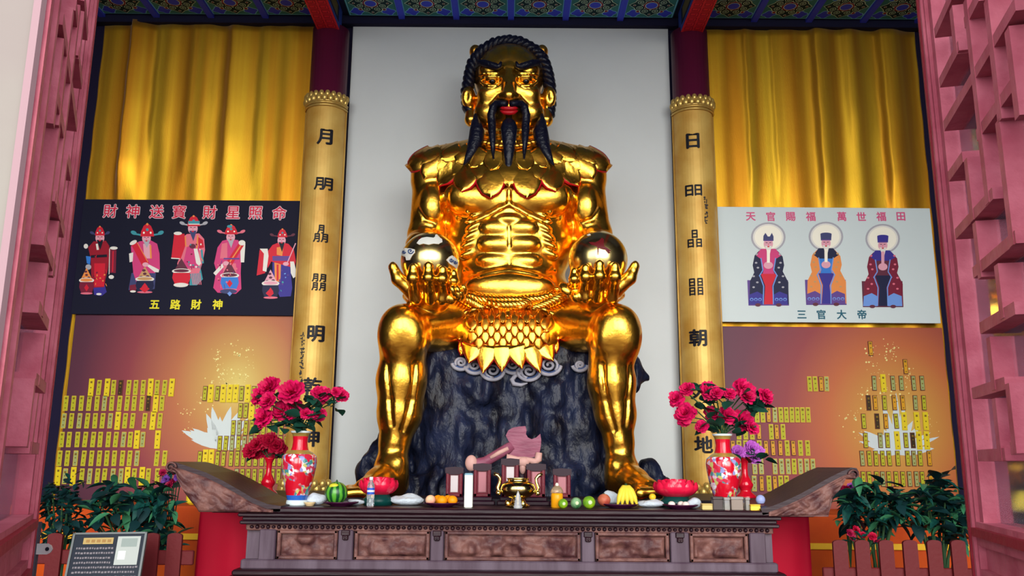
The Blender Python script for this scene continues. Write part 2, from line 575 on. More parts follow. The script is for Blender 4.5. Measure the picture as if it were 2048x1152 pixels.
def coffer_mesh():
    """painted coffer board, unit square seen from below; layers stand 1 mm apart"""
    mb = MB(); s = .66
    def ring2(outer, mi, z):
        mb.poly([(x * s, y * s, z) for x, y in outer], mi)
    mb.box((-s / 2, -s / 2, 0), (s / 2, s / 2, .03), 0)
    # light border line and blue edge
    for a, mi, z in ((.485, 5, -.001), (.465, 0, -.002)):
        ring2([(-a, -a), (-a, a), (a, a), (a, -a)], mi, z)
    def circ(cx, cy, r, n=24, k=0.0, lob=0, ph=0.0, sy=1.0):
        out = []
        for i in range(n):
            t = -2 * PI * i / n
            q = r * (1 + k * math.cos(lob * t + ph))
            out.append((cx + q * math.cos(t), cy + q * sy * math.sin(t)))
        return out
    # corner blue lotus shapes with maroon squares
    for sx in (-1, 1):
        for sy in (-1, 1):
            ring2(circ(.31 * sx, .33 * sy, .135, 20, .16, 4, PI / 4), 5, -.003)
            ring2(circ(.31 * sx, .33 * sy, .118, 20, .16, 4, PI / 4), 1, -.004)
            ring2(circ(.23 * sx, .25 * sy, .05, 8, .1, 4), 4, -.005)
            ring2(circ(.23 * sx, .25 * sy, .036, 8, .1, 4), 3, -.006)
    # maroon flower
    ring2(circ(0, 0, .245, 48, .14, 8), 4, -.007)
    ring2(circ(0, 0, .228, 48, .14, 8), 3, -.008)
    # four cloud heads
    for k in range(4):
        an = k * PI / 2
        def rot(p):
            x, y = p
            return (x * math.cos(an) - y * math.sin(an), x * math.sin(an) + y * math.cos(an))
        for grow, mi, z in ((.02, 4, -.010), (0, 2, -.0115)):
            ring2([rot(p) for p in circ(.22, .10, .092 + grow, 18)], mi, z - .0001)
            ring2([rot(p) for p in circ(.22, -.10, .092 + grow, 18)], mi, z - .0002)
            ring2([rot(p) for p in [(.20, -.13 - grow), (.20, .13 + grow), (.30, .12 + grow), (.42 + grow, 0), (.30, -.12 - grow)][::-1]], mi, z - .0003)
        for sy in (-1, 1):
            n = 16
            for rr, mi, z in ((.062, 4, -.0125), (.048, 2, -.0135), (.026, 4, -.0145), (.014, 2, -.0155)):
                ring2([rot(p) for p in circ(.22, .10 * sy, rr, n)], mi, z)
        ring2([rot(p) for p in circ(.33, 0, .03, 8)], 4, -.0145)
        ring2([rot(p) for p in circ(.33, 0, .02, 8)], 3, -.0155)
    for r_, mi, z in ((.150, 3, -.0165), (.125, 4, -.0175), (.108, 1, -.0185)):
        ring2(circ(0, 0, r_, 28), mi, z)
    o = mb.build('coffer_panel', [CG, CB, CD, CR, CL, CLB], None)
    me = o.data; bpy.data.objects.remove(o)
    return me


cof = coffer_mesh()
strip_me = MB().box((-.04, -.36, -.03), (.04, .36, .05)).build('tmp', CB); sm = strip_me.data; bpy.data.objects.remove(strip_me)
rows = [10.27 - .36 - .72 * k for k in range(4)]
for y in rows:
    for base, ks in ((XC + .01 + .36, range(-3, 3)), (-4.72 + .36, range(-2, 3)), (3.17 + .36, range(-1, 4))):
        for k in ks:
            x = base + PITCHC * k
            if -2.2 < x < 2.1 or x < -2.75 or x > 2.75:
                copy_at(cof, ceil, (x, y, ZC - .005))
    for base, ks in ((XC + .01, range(-2, 3)), (-4.72, range(-2, 3)), (3.17, range(0, 5))):
        for k in ks:
            c = copy_at(sm, ceil, (base + PITCHC * k, y, ZC - .01)); c.name = 'coffer_batten'
cb = MB()
for y in [10.27 - .72 * k for k in range(1, 5)]:
    cb.box((-WX, y - .04, ZC - .03), (WX, y + .04, ZC + .03))
cb.build('cross_batten', CB, ceil)
# dark architrave between coffers and hangings
struct(MB().box((-WX, 10.27, 7.19), (WX, YB, ZC + .03), bev=.01).build('trim_2', NAVY))

# ---- two columns and the tie beams that run forward from them
BEAMRED = mat('beam_red', (226, 44, 58), .5); BEAMDK = mat('beam_fret', (150, 18, 40), .6)
BEAMBLUE = mat('beam_blue', (40, 66, 150), .6); BEAMGR = mat('beam_green', (40, 92, 92), .6); BEAMNV = mat('beam_navy', (18, 22, 48), .7)
COLX = (-2.39, 2.29)
for cx, side in zip(COLX, ('left', 'right')):
    col = thing('column', 'dark maroon round column behind the gold board %s of the white panel' % side, 'column', (cx, 10.22, 0), None)
    MB().lathe((cx, 10.22, .32), [(.235, 0), (.235, 6.72)], 28).build('shaft', MAROON, col, True)
    MB().lathe((cx, 10.22, 0), [(.36, 0), (.38, .06), (.36, .14), (.31, .22), (.26, .30), (.24, .33)], 28).build('stone_base', PAVE, col, True)
    bm_ = thing('tie_beam', 'red fretted roof beam running forward from the %s maroon column' % side, 'beam', (cx, 5.8, 6.98), None)
    w = .14
    MB().box((cx - w, YF, 6.98), (cx + w, 10.15, ZC + .02)).build('beam_body', BEAMNV, bm_)
    so = MB().box((cx - w, YF, 6.965), (cx + w, 10.15, 6.98))
    so.build('soffit', BEAMRED, bm_)
    fr = MB()
    y = 10.1
    while y > 7.6:            # key fret painted on the soffit
        for sx in (-1, 1):
            x0 = cx + sx * .065
            t = .008; z0, z1 = 6.963, 6.9655
            a = .048
            for (xa, ya, xb, yb) in ((-a, 0, a, 0), (a, 0, a, .085), (-a, .085, a, .085), (-a, .03, -a, .085), (-a, .03, a * .4, .03), (a * .4, .03, a * .4, .06)):
                fr.box((x0 + min(xa, xb) - t / 2, y - max(ya, yb) - t / 2, z0), (x0 + max(xa, xb) + t / 2, y - min(ya, yb) + t / 2, z1))
        y -= .115
    fr.build('fret_pattern', BEAMDK, bm_)
    for sx in (-1, 1):
        sd = MB()
        x0 = cx + sx * w
        def pan(y0, y1, z0, z1, mi, e):
            sd.box((min(x0, x0 + sx * e), y0, z0), (max(x0, x0 + sx * e), y1, z1), mi)
        pan(YF, 10.15, 6.985, ZC, 0, .004)
        pan(9.2, 9.95, 7.03, 7.24, 1, .008); pan(9.3, 9.85, 7.06, 7.21, 2, .011)
        pan(7.2, 9.1, 7.03, 7.24, 3, .008); pan(7.4, 8.9, 7.06, 7.21, 0, .011)
        sd.build('side_painting', [BEAMBLUE, BEAMNV, mat('beam_olive', (96, 84, 40), .6), BEAMGR], bm_)

# ---- white backing panel behind the statue
wp = MB()
wp.box((-2.14, 10.36, 1.0), (2.05, 10.385, 7.21), bev=.006)
tag(wp.build('backing_panel', WHITEP, None, loc=(XC, 10.37, 1.0)), 'tall plain white panel standing behind the golden statue', 'panel')


# ---- satin hangings
def curtain(name, x0, x1, z0, z1, Y, folds, label, mt, seed):
    rs = np.random.RandomState(seed)
    nx, nz = 220, 60
    xs = np.linspace(x0, x1, nx); zs = np.linspace(z0, z1, nz)
    X, Z = np.meshgrid(xs, zs, indexing='ij')
    D = np.zeros_like(X)
    for (fx, fw_, depth, zlo, zhi) in folds:      # each fold: a soft pleat with one sharp edge
        u = (X - fx - .05 * (Z - z0) / (z1 - z0) * 0) / fw_
        prof = np.where(u < 0, np.exp(-(u * 5) ** 2), np.exp(-(u * 1.1) ** 2))
        g = np.clip((Z - zlo) / .5, 0, 1) * np.clip((zhi - Z) / .5, 0, 1) if zhi < z1 else np.clip((Z - zlo) / .6, 0, 1)
        D += depth * prof * g
    for k in range(16):
        a = rs.uniform(1.5, 13); D += .006 / (1 + a * .12) * np.sin(a * (X - x0) * 2 + rs.uniform(0, 6) + .15 * np.sin(Z * rs.uniform(.5, 1.4) + rs.uniform(0, 6)))
    D += .012 * (value_noise(X * 1.7 + 9, Z * .7 + 3, X * 0 + .5, seed) - .5)
    G = np.stack([X + .004 * np.sin(Z * 9 + seed), Y - D, Z + .006 * np.sin(X * 7)], -1)
    o = MB().grid(G, flip=True).build(name, mt, None, True, loc=((x0 + x1) / 2, Y, z0))
    sd = o.modifiers.new('thick', 'SOLIDIFY'); sd.thickness = .004
    return tag(o, label, 'hanging')


def satin(name, c1, c2):
    mm = mat(name, c1, .44, .66, bump=.12, bscale=60, stretch=(3, 1, .3))
    nt = mm.node_tree; b = nt.nodes['Principled BSDF']
    b.inputs['Sheen Weight'].default_value = .2
    tc = nt.nodes.new('ShaderNodeTexCoord'); mp = nt.nodes.new('ShaderNodeMapping'); mp.inputs['Scale'].default_value = (2.2, 1, .06)
    n = nt.nodes.new('ShaderNodeTexNoise'); n.inputs['Scale'].default_value = 2.0; n.inputs['Detail'].default_value = 3
    rp = nt.nodes.new('ShaderNodeValToRGB'); rp.color_ramp.elements[0].position = .38; rp.color_ramp.elements[1].position = .62
    rp.color_ramp.elements[0].color = (*lin(c2), 1); rp.color_ramp.elements[1].color = (*lin(c1), 1)
    nt.links.new(tc.outputs['Object'], mp.inputs[0]); nt.links.new(mp.outputs[0], n.inputs['Vector'])
    nt.links.new(n.outputs[0], rp.inputs[0]); nt.links.new(rp.outputs[0], b.inputs['Base Color'])
    return mm


SATIN = satin('yellow_satin', (220, 172, 40), (194, 130, 22))
curtain('satin_hanging', -5.45, -2.62, .3, 7.22, 10.37,
        [(-5.02, .22, .12, 4.6, 9), (-4.66, .3, .035, 5.2, 9), (-4.2, .35, .03, 4.9, 9), (-3.72, .25, .03, 5, 9), (-3.3, .3, .022, 4.9, 9)],
        'crinkled yellow satin hanging above the black poster', SATIN, 3)
curtain('satin_hanging', 2.52, 5.34, .3, 7.22, 10.37,
        [(3.06, .18, .03, 4.6, 9), (3.42, .2, .03, 4.7, 9), (3.98, .22, .06, 4.5, 9), (4.4, .3, .025, 5.4, 9), (4.86, .26, .07, 4.5, 9)],
        'pleated yellow satin hanging above the white poster', SATIN, 5)


# ---- printed murals with rows of name plaques
def mural_mat(name, cen, stops):
    mm = bpy.data.materials.new(name); mm.use_nodes = True
    nt = mm.node_tree; b = nt.nodes['Principled BSDF']; b.inputs['Roughness'].default_value = .55
    tc = nt.nodes.new('ShaderNodeTexCoord'); mp = nt.nodes.new('ShaderNodeMapping')
    mp.inputs['Location'].default_value = (-cen[0], 0, -cen[2] * .85); mp.inputs['Scale'].default_value = (1.0, 0, .85)
    ln = nt.nodes.new('ShaderNodeVectorMath'); ln.operation = 'LENGTH'
    rp = nt.nodes.new('ShaderNodeValToRGB')
    dv = nt.nodes.new('ShaderNodeMath'); dv.operation = 'DIVIDE'; dv.inputs[1].default_value = 3.2
    els = rp.color_ramp.elements
    while len(els) < len(stops):
        els.new(.5)
    for e, (p, c) in zip(els, stops):
        e.position = p; e.color = (*lin(c), 1)
    nt.links.new(tc.outputs['Object'], mp.inputs[0]); nt.links.new(mp.outputs[0], ln.inputs[0])
    nt.links.new(ln.outputs['Value'], dv.inputs[0]); nt.links.new(dv.outputs[0], rp.inputs[0])
    nt.links.new(rp.outputs[0], b.inputs['Base Color'])
    return mm


YM = 10.30
PL_A = mat('plaque_lime', (170, 170, 30), .5); PL_B = mat('plaque_yellow', (214, 190, 26), .5); PL_C = mat('plaque_grey', (150, 160, 100), .3)
PL_D = mat('plaque_gold', (204, 146, 26), .4); PL_FR = mat('plaque_frame', (106, 56, 40), .5); PL_TX = mat('plaque_print', (120, 92, 22), .6)
PL_LT = mat('plaque_frame_light', (206, 176, 60), .5)


def plaque_mesh(w, h, card, frame, tall, ds):
    mb = MB();     mb.box((-w / 2, 0, -h / 2), (w / 2, .006, h / 2), 1)
    mb.box((-w / 2 + .007, -.004, -h / 2 + .008), (w / 2 - .007, 0, h / 2 - .008), 0)
    rs = random.Random(ds)
    for k in range(3):
        z = h * (.3 - .3 * k) + rs.uniform(-.008, .008); s = .007 if k else .012
        mb.box((-s, -.0055, z - s), (s, -.004, z + s), 2)
    o = mb.build('tmp', [card, frame, PL_TX]); me = o.data; me.name = 'name_plaque'; bpy.data.objects.remove(o)
    return me


PLQ = {('s', v): plaque_mesh(.054, .180, c, f, False, i) for i, (v, c, f) in enumerate((('a', PL_A, PL_LT), ('c', PL_C, PL_LT), ('d', PL_D, PL_FR), ('b', PL_A, PL_FR), ('g', PL_C, PL_FR)))}
PLQ[('t', 'y')] = plaque_mesh(.064, .215, PL_B, PL_B, True, 9)
DARKP = mat('empty_pocket', (58, 44, 26), .3)
PLQ[('s', 'x')] = plaque_mesh(.056, .185, DARKP, PL_FR, False, 8)


def mural(side, x0, x1, label, mt, rows_, ox, oy, sc):
    g = tag(MB().box((x0, YM, .95), (x1, YM + .02, P(600, 632 if side < 0 else 646, YM)[2]), bev=.004).build('printed_mural', mt, None, loc=((x0 + x1) / 2, YM, .95)), label, 'mural')
    rs = random.Random(5 + side)
    for (y, xs) in rows_:
        for q in xs:
            kind = ''
            if isinstance(q, tuple):
                q, kind = q
            p = P(ox + q / sc, oy + y / sc, YM - .012)
            if kind == 't':
                me = PLQ[('t', 'y')]
            elif kind == 'x':
                me = PLQ[('s', 'x')]
            elif kind:
                me = PLQ[('s', kind)]
            else:
                me = PLQ[('s', rs.choice('aaac' if (side < 0 and q < 900) else ('adac' if (side > 0 and q < 700) else ('bbbbg' if side < 0 else 'bbbgd'))))]
            copy_at(me, g, p, rot=(0, rs.uniform(-.02, .02), 0))
    return g


def T(*a):
    return [(q, 't') for q in a]


RL = [(432, [295, 345, 397, 438, (482, 'x'), 535, 580, 628, 675, 717, 765, 810]), (533, [133, 182, 232, 282, 332, 380, 427, 477, 525, 570, 620, (660, 'x'), 708, 748]),
      (645, [120, 168, 220, 270, 320, 368, 417, 465, 512, 560, 637, 690, 735]), (765, [107, 153, 207, 257, 308, 353, 405, 453, 502, 545, 587, 625, 720]),
      (885, [93, 142, 195, 247, 297, 347, 395, 443, 495, 541, 588, 715, 765]), (1000, [83, 127, 180, 235, 285, 335, 380, 433, 485, 527, 570, 620, 660, 718]),
      (470, [1023, 1060, 1103, 1140, 1182, 1220, 1258, 1297, 1335, 1372, 1410]), (580, [1250, 1285, 1322, 1360, 1398, 1436, 1474]),
      (690, [1205, 1243, 1285, 1322, 1360, 1398, 1436, 1474, 1512]), (790, [1118, 1157, 1197, 1238, 1275, 1315, 1353, 1391, 1429, 1467, 1505, 1543]),
      (888, [990, 1025, 1063, 1103, 1142, 1190, 1230, 1268, 1308, 1348, 1388, 1426, 1464, 1502, 1540]), (1000, [1225, 1262, 1300, 1340, 1380, 1418, 1456, 1494, 1532])]
TALL = {432: (295, 397, 675, 810), 533: (708,), 645: (465, 690), 765: (587, 720), 1000: (83, 180, 527, 620), 470: (1060, 1140, 1182, 1220, 1297), 580: (1322,), 888: (1025, 1063)}
RL = [(y, [(q, 't') if (not isinstance(q, tuple) and q in TALL.get(y, ())) else q for q in xs]) for y, xs in RL]
RR = [(365, [540, 578, 618, 655]), (575, [183, 222, 262, 305, 345, 382, 420, 457, 493, 530]), (690, [60, 105, 150, 197, 280, 317, 360]),
      (800, [20, 62, 108, 155, 200, 245, 292, 342, 388, 430, 478, 527]), (925, [168, 212, 305, 350, 395, 435, 478, 521, 563]), (1040, [165, 215, 265, 305, 345, 385]),
      (125, [953]), (248, [1190]), (360, [978, (1040, 't'), 1105, 1162, 1245, 1303]), (493, [(940, 'x'), (985, 'd'), 1048, 1115, 1172, 1257, 1315]),
      (618, [907, (998, 'x'), (1057, 'd'), 1127, (1182, 't'), (1268, 't'), (1327, 't')]), (748, [920, 1020, 1068, (1135, 't'), 1193, (1240, 'x'), (1283, 't'), (1335, 't')]),
      (870, [897, 945, 990, 1035, 1080, 1138, 1205, 1247, 1290, (1352, 'd')]), (1010, [905, 945, 995, 1037, 1078, 1127, 1173, 1218, 1265, 1305, 1362])]

gl = P(478, 770, YM); gr = P(1795, 850, YM)
lc = (-(5.36 + 2.6) / 2, YM, .95); rc = ((2.54 + 5.28) / 2, YM, .95)
ml = mural(-1, -5.36, -2.63, 'maroon and orange printed mural with plaque rows under the black poster',
           mural_mat('mural_left', gl - np.array(lc), [(0, (206, 186, 96)), (.10, (190, 146, 66)), (.24, (172, 96, 52)), (.42, (130, 40, 52)), (.60, (80, 20, 48)), (.8, (56, 14, 42))]), RL, 90, 640, 3.2)
mr = mural(1, 2.54, 5.28, 'maroon and orange printed mural with plaque rows under the white poster',
           mural_mat('mural_right', gr - np.array(rc), [(0, (204, 178, 84)), (.12, (192, 134, 48)), (.26, (182, 92, 40)), (.42, (138, 42, 48)), (.60, (96, 26, 54)), (.85, (70, 18, 48))]), RR, 1460, 660, 3.389)

LOTW = mat('printed_lotus_white', (196, 206, 206), .6); SPK = mat('printed_sparkle', (226, 214, 140), .6); LOTG = mat('printed_glow', (222, 216, 120), .6)


def flatpoly(mb, pix, Y, mi=0, th=.0015):
    """thin printed patch on the plane at depth Y (polygon given by its corners)"""
    mb.prism([P(x, y, Y) for x, y in pix], (0, -th, 0), mi)


def lotus(par, cx, cy, s, wide, seed, spark, glow):
    mb = MB(); rs = random.Random(seed)
    Y = YM - .002
    for (an, L, w) in wide:
        a = math.radians(an); dx, dy = math.cos(a), -math.sin(a)
        px, py = -dy, dx
        pts = []
        for t, q in ((0, .5), (.3, 1), (.6, .9), (.85, .45), (1, 0)):
            pts.append((cx + dx * L * t + px * w * q, cy + dy * L * t + py * w * q))
        for t, q in ((.85, .45), (.6, .9), (.3, 1), (0, .5)):
            pts.append((cx + dx * L * t - px * w * q, cy + dy * L * t - py * w * q))
        flatpoly(mb, pts, Y, 0, .0005 + rs.random() * .0015)
    mb.build('printed_lotus', LOTW, par)
    sp = MB()
    for (x, y, r_) in spark:
        n = 6
        flatpoly(sp, [(x + r_ * math.cos(2 * PI * i / n), y + r_ * math.sin(2 * PI * i / n)) for i in range(n)], Y, 0)
    sp.build('printed_sparkles', SPK, par)['kind'] = 'stuff'


def sparks(seed, n, pts, spread):
    rs = random.Random(seed); out = []
    for i in range(n):
        x, y = rs.choice(pts)
        out.append((x + rs.gauss(0, spread), y + rs.gauss(0, spread), rs.choice((.6, .8, 1, 1.3, 2.0))))
    return out


lotus(ml, 440, 895, 1, [(90 + k * 11, 62 + 22 * math.sin(k * 1.3), 9) for k in range(-7, 7)] + [(150, 70, 7), (165, 60, 6), (60, 90, 10), (75, 85, 10)], 2,
      sparks(4, 130, [(435, 700), (434, 722), (445, 745), (470, 690), (476, 710), (500, 705), (500, 730), (468, 745), (450, 760), (485, 758), (430, 765), (400, 800), (365, 820), (384, 821), (420, 815), (378, 860)], 7), None)
lotus(mr, 1792, 905, 1, [(90 + k * 14, 62 + 16 * math.sin(k * 1.9), 9) for k in range(-6, 7)] + [(90, 120, 8), (80, 100, 7), (105, 110, 7), (152, 85, 7), (163, 78, 6), (20, 92, 6), (30, 80, 6)], 3,
      sparks(6, 150, [(1745, 700), (1742, 730), (1755, 745), (1775, 700), (1785, 712), (1780, 690), (1735, 780), (1720, 800), (1690, 833), (1712, 834), (1760, 790), (1780, 770), (1815, 780), (1865, 850), (1730, 820), (1812, 745), (1800, 800), (1720, 870)], 8), None)
# ================================================================== the two printed posters and the couplet boards
YP = 10.26


def poster(px, x0, x1, ptop, pbot, label, mt):
    zt, zb = P(px, ptop, YP)[2], P(px, pbot, YP)[2]
    return tag(MB().box((x0, YP, zb), (x1, YP + .02, zt), bev=.003).build('poster', mt, None, loc=((x0 + x1) / 2, YP, zb)), label, 'poster')


pA = poster(390, -5.40, -2.585, 400, 630, 'black poster of five red-robed bearded figures with red and yellow lettering', mat('poster_navy', (7, 8, 36), .75, spec=.3))
pB = poster(1650, 2.50, 5.25, 415, 645, 'white poster of three haloed seated figures with pink and green lettering', mat('poster_white', (208, 218, 218), .75))


RINGS = lambda r: [(0, 0)] + ([(r * math.cos(t), r * math.sin(t)) for t in [PI / 4 + 2 * PI * i / 8 for i in range(8)]] if r > 0 else [])


def lettering(name, chars, px, py, size, par, layers, Y=YP):
    """characters as thin print; layers = [(material, stroke growth)] from the back"""
    ms = [l[0] for l in layers]
    for ch, x in zip(chars, px):
        mb = MB()
        for li, (mt, bo) in enumerate(layers):
            y = py(x) if callable(py) else py
            V, Fc = glyph(ch, 0)
            c = P(x, y, Y); s = size * mpp(c)
            for k, (dx, dz) in enumerate(RINGS(bo)):
                yy = c[1] - .002 - .0015 * li - .0001 * k
                mb.add([(c[0] + (v[0] + dx) * s, yy, c[2] + (v[1] + dz) * s) for v in V], [q for q in Fc], li)
        mb.build('character', ms, par)


LR = mat('letter_red', (206, 30, 66), .5); LW = mat('letter_white', (226, 200, 208), .5); LY = mat('letter_yellow', (226, 214, 40), .5)
LP = mat('letter_pink', (214, 84, 130), .5); LG = mat('letter_green', (28, 92, 112), .5)
def cA(x, y): return (130 + x / 4.096, 390 + y / 4.096)
def cB(x, y): return (1410 + x / 4.096, 400 + y / 4.096)
ax = [cA(q, 0)[0] for q in (372, 556, 752, 936, 1187, 1378, 1562, 1756)]
lettering('title_lettering', '財神送寳財星照命', ax, lambda x: 422 + (x - 205) * .012, 29, pA, [(LW, .055), (LR, .012)])
lettering('caption_lettering', '五路財神', [cA(q, 0)[0] for q in (735, 905, 1075, 1250)], 609, 21, pA, [(LY, .03)])
bx = [cB(q, 0)[0] for q in (374, 538, 700, 865, 1120, 1280, 1442, 1604)]
lettering('title_lettering', '天官賜福萬世福田', bx, 433, 20, pB, [(LP, .025)])
lettering('caption_lettering', '三官大帝', [cB(q, 0)[0] for q in (792, 952, 1118, 1285)], 629, 20, pB, [(LG, .025)])

PC = {k: mat('print_' + k, c, .5) for k, c in dict(red=(206, 26, 50), pink=(206, 60, 120), rose=(222, 110, 130), skin=(224, 160, 176), white=(226, 222, 214), black=(14, 16, 34), blue=(50, 120, 206),
      indigo=(54, 46, 140), teal=(60, 146, 160), orange=(230, 140, 70), gold=(196, 150, 100), purple=(96, 66, 140), crimson=(150, 18, 40), navy=(22, 26, 62), cream=(246, 240, 222), grey=(170, 168, 176),
      slate=(60, 64, 110), lightblue=(110, 150, 220), wine=(120, 24, 52), brown=(96, 40, 60)).items()}
PKEYS = list(PC)


class Print:
    def __init__(self, conv):
        self.mb = MB(); self.k = 0; self.conv = conv

    def poly(self, pts, c):
        self.k += 1
        y = YP - .0015 - .0001 * self.k
        pp_ = [P(*self.conv(a, b), YP) for a, b in pts]
        self.mb.poly([(q[0], y, q[2]) for q in pp_], PKEYS.index(c))

    def ell(self, x, y, a, b, c, n=18, rot=0.0):
        cs, sn = math.cos(rot), math.sin(rot)
        self.poly([(x + a * math.cos(t) * cs - b * math.sin(t) * sn, y + a * math.cos(t) * sn + b * math.sin(t) * cs) for t in [2 * PI * i / n for i in range(n)]], c)

    def line(self, x0, y0, x1, y1, w, c):
        L = math.hypot(x1 - x0, y1 - y0); nx, ny = -(y1 - y0) / L * w / 2, (x1 - x0) / L * w / 2
        self.poly([(x0 + nx, y0 + ny), (x1 + nx, y1 + ny), (x1 - nx, y1 - ny), (x0 - nx, y0 - ny)], c)

    def deco(self, x, y, w, h, cols, n, seed):
        rs = random.Random(seed)
        for i in range(n):
            a, b = x + rs.uniform(-w, w), y + rs.uniform(-h, h); c = rs.choice(cols)
            if i % 3 == 0:
                self.line(a, b, a + rs.uniform(-12, 12), b + rs.uniform(14, 40), 5, c)
            else:
                self.ell(a, b, rs.uniform(5, 10), rs.uniform(4, 9), c, 8, rs.uniform(0, 3))

    def done(self, par):
        return self.mb.build('printed_figure', [PC[k] for k in PKEYS], par)


def pot(f, x, y, w, h, body, heap='gold'):
    f.poly([(x - w * .42, y), (x, y - h * .95), (x + w * .42, y)], heap)
    for dx, dy in ((-.2, -.15), (.15, -.2), (0, -.4), (-.05, -.65), (.25, -.05)):
        f.ell(x + dx * w, y + dy * h, w * .1, w * .07, 'brown')
    f.ell(x, y, w * .52, h * .2, 'white'); f.ell(x, y - h * .03, w * .42, h * .12, heap)
    f.poly([(x - w * .45, y + h * .12), (x + w * .45, y + h * .12), (x + w * .5, y + h * .5), (x + w * .36, y + h * .95), (x - w * .36, y + h * .95), (x - w * .5, y + h * .5)], body)
    f.poly([(x, y + h * .28), (x + w * .16, y + h * .55), (x, y + h * .82), (x - w * .16, y + h * .55)], 'red')
    f.ell(x, y + h * .97, w * .42, h * .08, 'rose')


def face(f, x, y, w, skin='skin', beard='black', long=1.0):
    f.ell(x, y, w, w * 1.15, skin)
    f.line(x - w * .6, y - w * .25, x - w * .15, y - w * .2, w * .14, 'brown'); f.line(x + w * .15, y - w * .2, x + w * .6, y - w * .25, w * .14, 'brown')
    f.line(x, y - w * .1, x, y + w * .3, w * .16, 'rose')
    f.poly([(x - w * .75, y + w * .45), (x + w * .75, y + w * .45), (x + w * .55, y + w * 1.2), (x + w * .1, y + w * (1.6 + long)), (x - w * .45, y + w * 1.2)], beard)
    f.ell(x, y + w * .6, w * .26, w * .14, 'red')


def hat(f, x, y, w, h, c, wing='grey', wl=1.0):
    for s in (-1, 1):
        f.line(x + s * w * .7, y, x + s * w * (1.6 * wl), y - h * .1, h * .14, wing); f.ell(x + s * w * 1.8 * wl, y - h * .2, w * .45, h * .16, wing, rot=-s * .4)
    f.poly([(x - w, y + h * .1), (x - w * .9, y - h * .3), (x - w * .55, y - h * .75), (x, y - h), (x + w * .55, y - h * .75), (x + w * .9, y - h * .3), (x + w, y + h * .1)], c)
    f.ell(x, y - h * .45, w * .2, h * .12, 'teal'); f.ell(x - w * .5, y - h * .2, w * .14, h * .09, 'cream'); f.ell(x + w * .5, y - h * .2, w * .14, h * .09, 'cream'); f.ell(x, y - h * .9, w * .16, h * .1, 'orange')


# five standing figures
DEC = []
f = Print(cA)
f.poly([(230, 745), (325, 735), (342, 795), (300, 828), (240, 818)], 'indigo'); f.ell(278, 812, 22, 9, 'white'); DEC.append((285, 600, 60, 130, ('wine', 'red', 'orange'), 16, 0))
f.poly([(190, 430), (235, 380), (335, 375), (362, 415), (368, 480), (352, 610), (332, 690), (322, 755), (228, 760), (215, 640), (212, 520)], 'crimson')
f.poly([(240, 560), (330, 560), (320, 750), (240, 750)], 'red'); f.poly([(172, 500), (212, 505), (206, 570), (180, 560)], 'blue'); f.ell(192, 590, 24, 22, 'grey')
f.line(212, 505, 345, 498, 22, 'black'); f.poly([(368, 445), (422, 448), (416, 640), (362, 636)], 'wine'); f.line(395, 460, 390, 630, 10, 'red'); f.line(366, 440, 362, 650, 6, 'white'); f.ell(400, 435, 32, 13, 'white'); f.ell(380, 672, 22, 16, 'white')
f.ell(172, 420, 18, 20, 'white'); face(f, 287, 352, 37, 'skin', 'black'); f.line(262, 400, 270, 450, 18, 'white'); hat(f, 287, 325, 40, 72, 'red', 'slate', .9)
pot(f, 178, 700, 120, 110, 'wine', 'orange'); [f.deco(*d_) for d_ in DEC]; DEC.clear(); f.done(pA)
f = Print(cA)
f.poly([(545, 640), (640, 620), (590, 770), (520, 780)], 'slate'); f.poly([(530, 740), (590, 730), (580, 790), (530, 790)], 'wine'); f.ell(557, 790, 24, 9, 'white')
f.poly([(540, 420), (610, 380), (700, 370), (755, 400), (775, 480), (778, 610), (740, 630), (720, 760), (600, 760), (560, 640)], 'pink'); f.poly([(690, 640), (745, 640), (735, 770), (690, 780)], 'slate')
f.poly([(640, 400), (700, 400), (705, 520), (650, 520)], 'skin'); f.line(700, 410, 705, 520, 14, 'orange')
f.poly([(540, 400), (590, 385), (690, 555), (635, 585)], 'red'); f.line(592, 390, 680, 550, 6, 'orange'); f.ell(560, 390, 32, 16, 'white', rot=-.5)
f.poly([(525, 480), (560, 470), (555, 545), (530, 552)], 'white'); f.poly([(670, 580), (690, 570), (772, 612), (768, 634), (735, 632)], 'white'); f.ell(660, 570, 26, 18, 'skin')
face(f, 668, 355, 36, 'skin', 'grey', .6); hat(f, 675, 330, 56, 100, 'red', 'teal', 1.1); pot(f, 655, 690, 150, 110, 'navy', 'gold'); f.poly([(655, 735), (695, 770), (655, 800), (612, 770)], 'red'); [f.deco(*d_) for d_ in DEC]; DEC.clear(); f.done(pA)
f = Print(cA)
f.poly([(1030, 600), (1110, 590), (1130, 690), (1080, 740), (1020, 740)], 'teal')
for k in range(6):
    f.line(1035 + k * 14, 640, 1050 + k * 13, 735, 6, 'rose')
f.poly([(960, 350), (1000, 320), (1100, 315), (1140, 360), (1148, 450), (1125, 560), (1100, 640), (930, 650), (920, 560), (965, 450)], 'rose'); f.poly([(1000, 420), (1100, 420), (1090, 600), (960, 600)], 'pink'); f.poly([(1085, 340), (1130, 370), (1140, 430), (1100, 440)], 'red')
f.line(985, 340, 990, 420, 12, 'orange'); DEC.append((1050, 480, 70, 110, ('teal', 'orange', 'wine', 'white'), 18, 2)); f.line(1088, 330, 1080, 450, 12, 'orange'); f.line(1120, 450, 1130, 560, 16, 'teal')
f.poly([(895, 320), (980, 318), (985, 420), (950, 520), (872, 515)], 'red'); f.ell(925, 315, 34, 14, 'white'); f.line(870, 518, 940, 522, 8, 'white')
f.poly([(1055, 440), (1085, 440), (1115, 560), (1100, 580), (1075, 560)], 'white'); f.ell(1045, 420, 26, 20, 'brown')
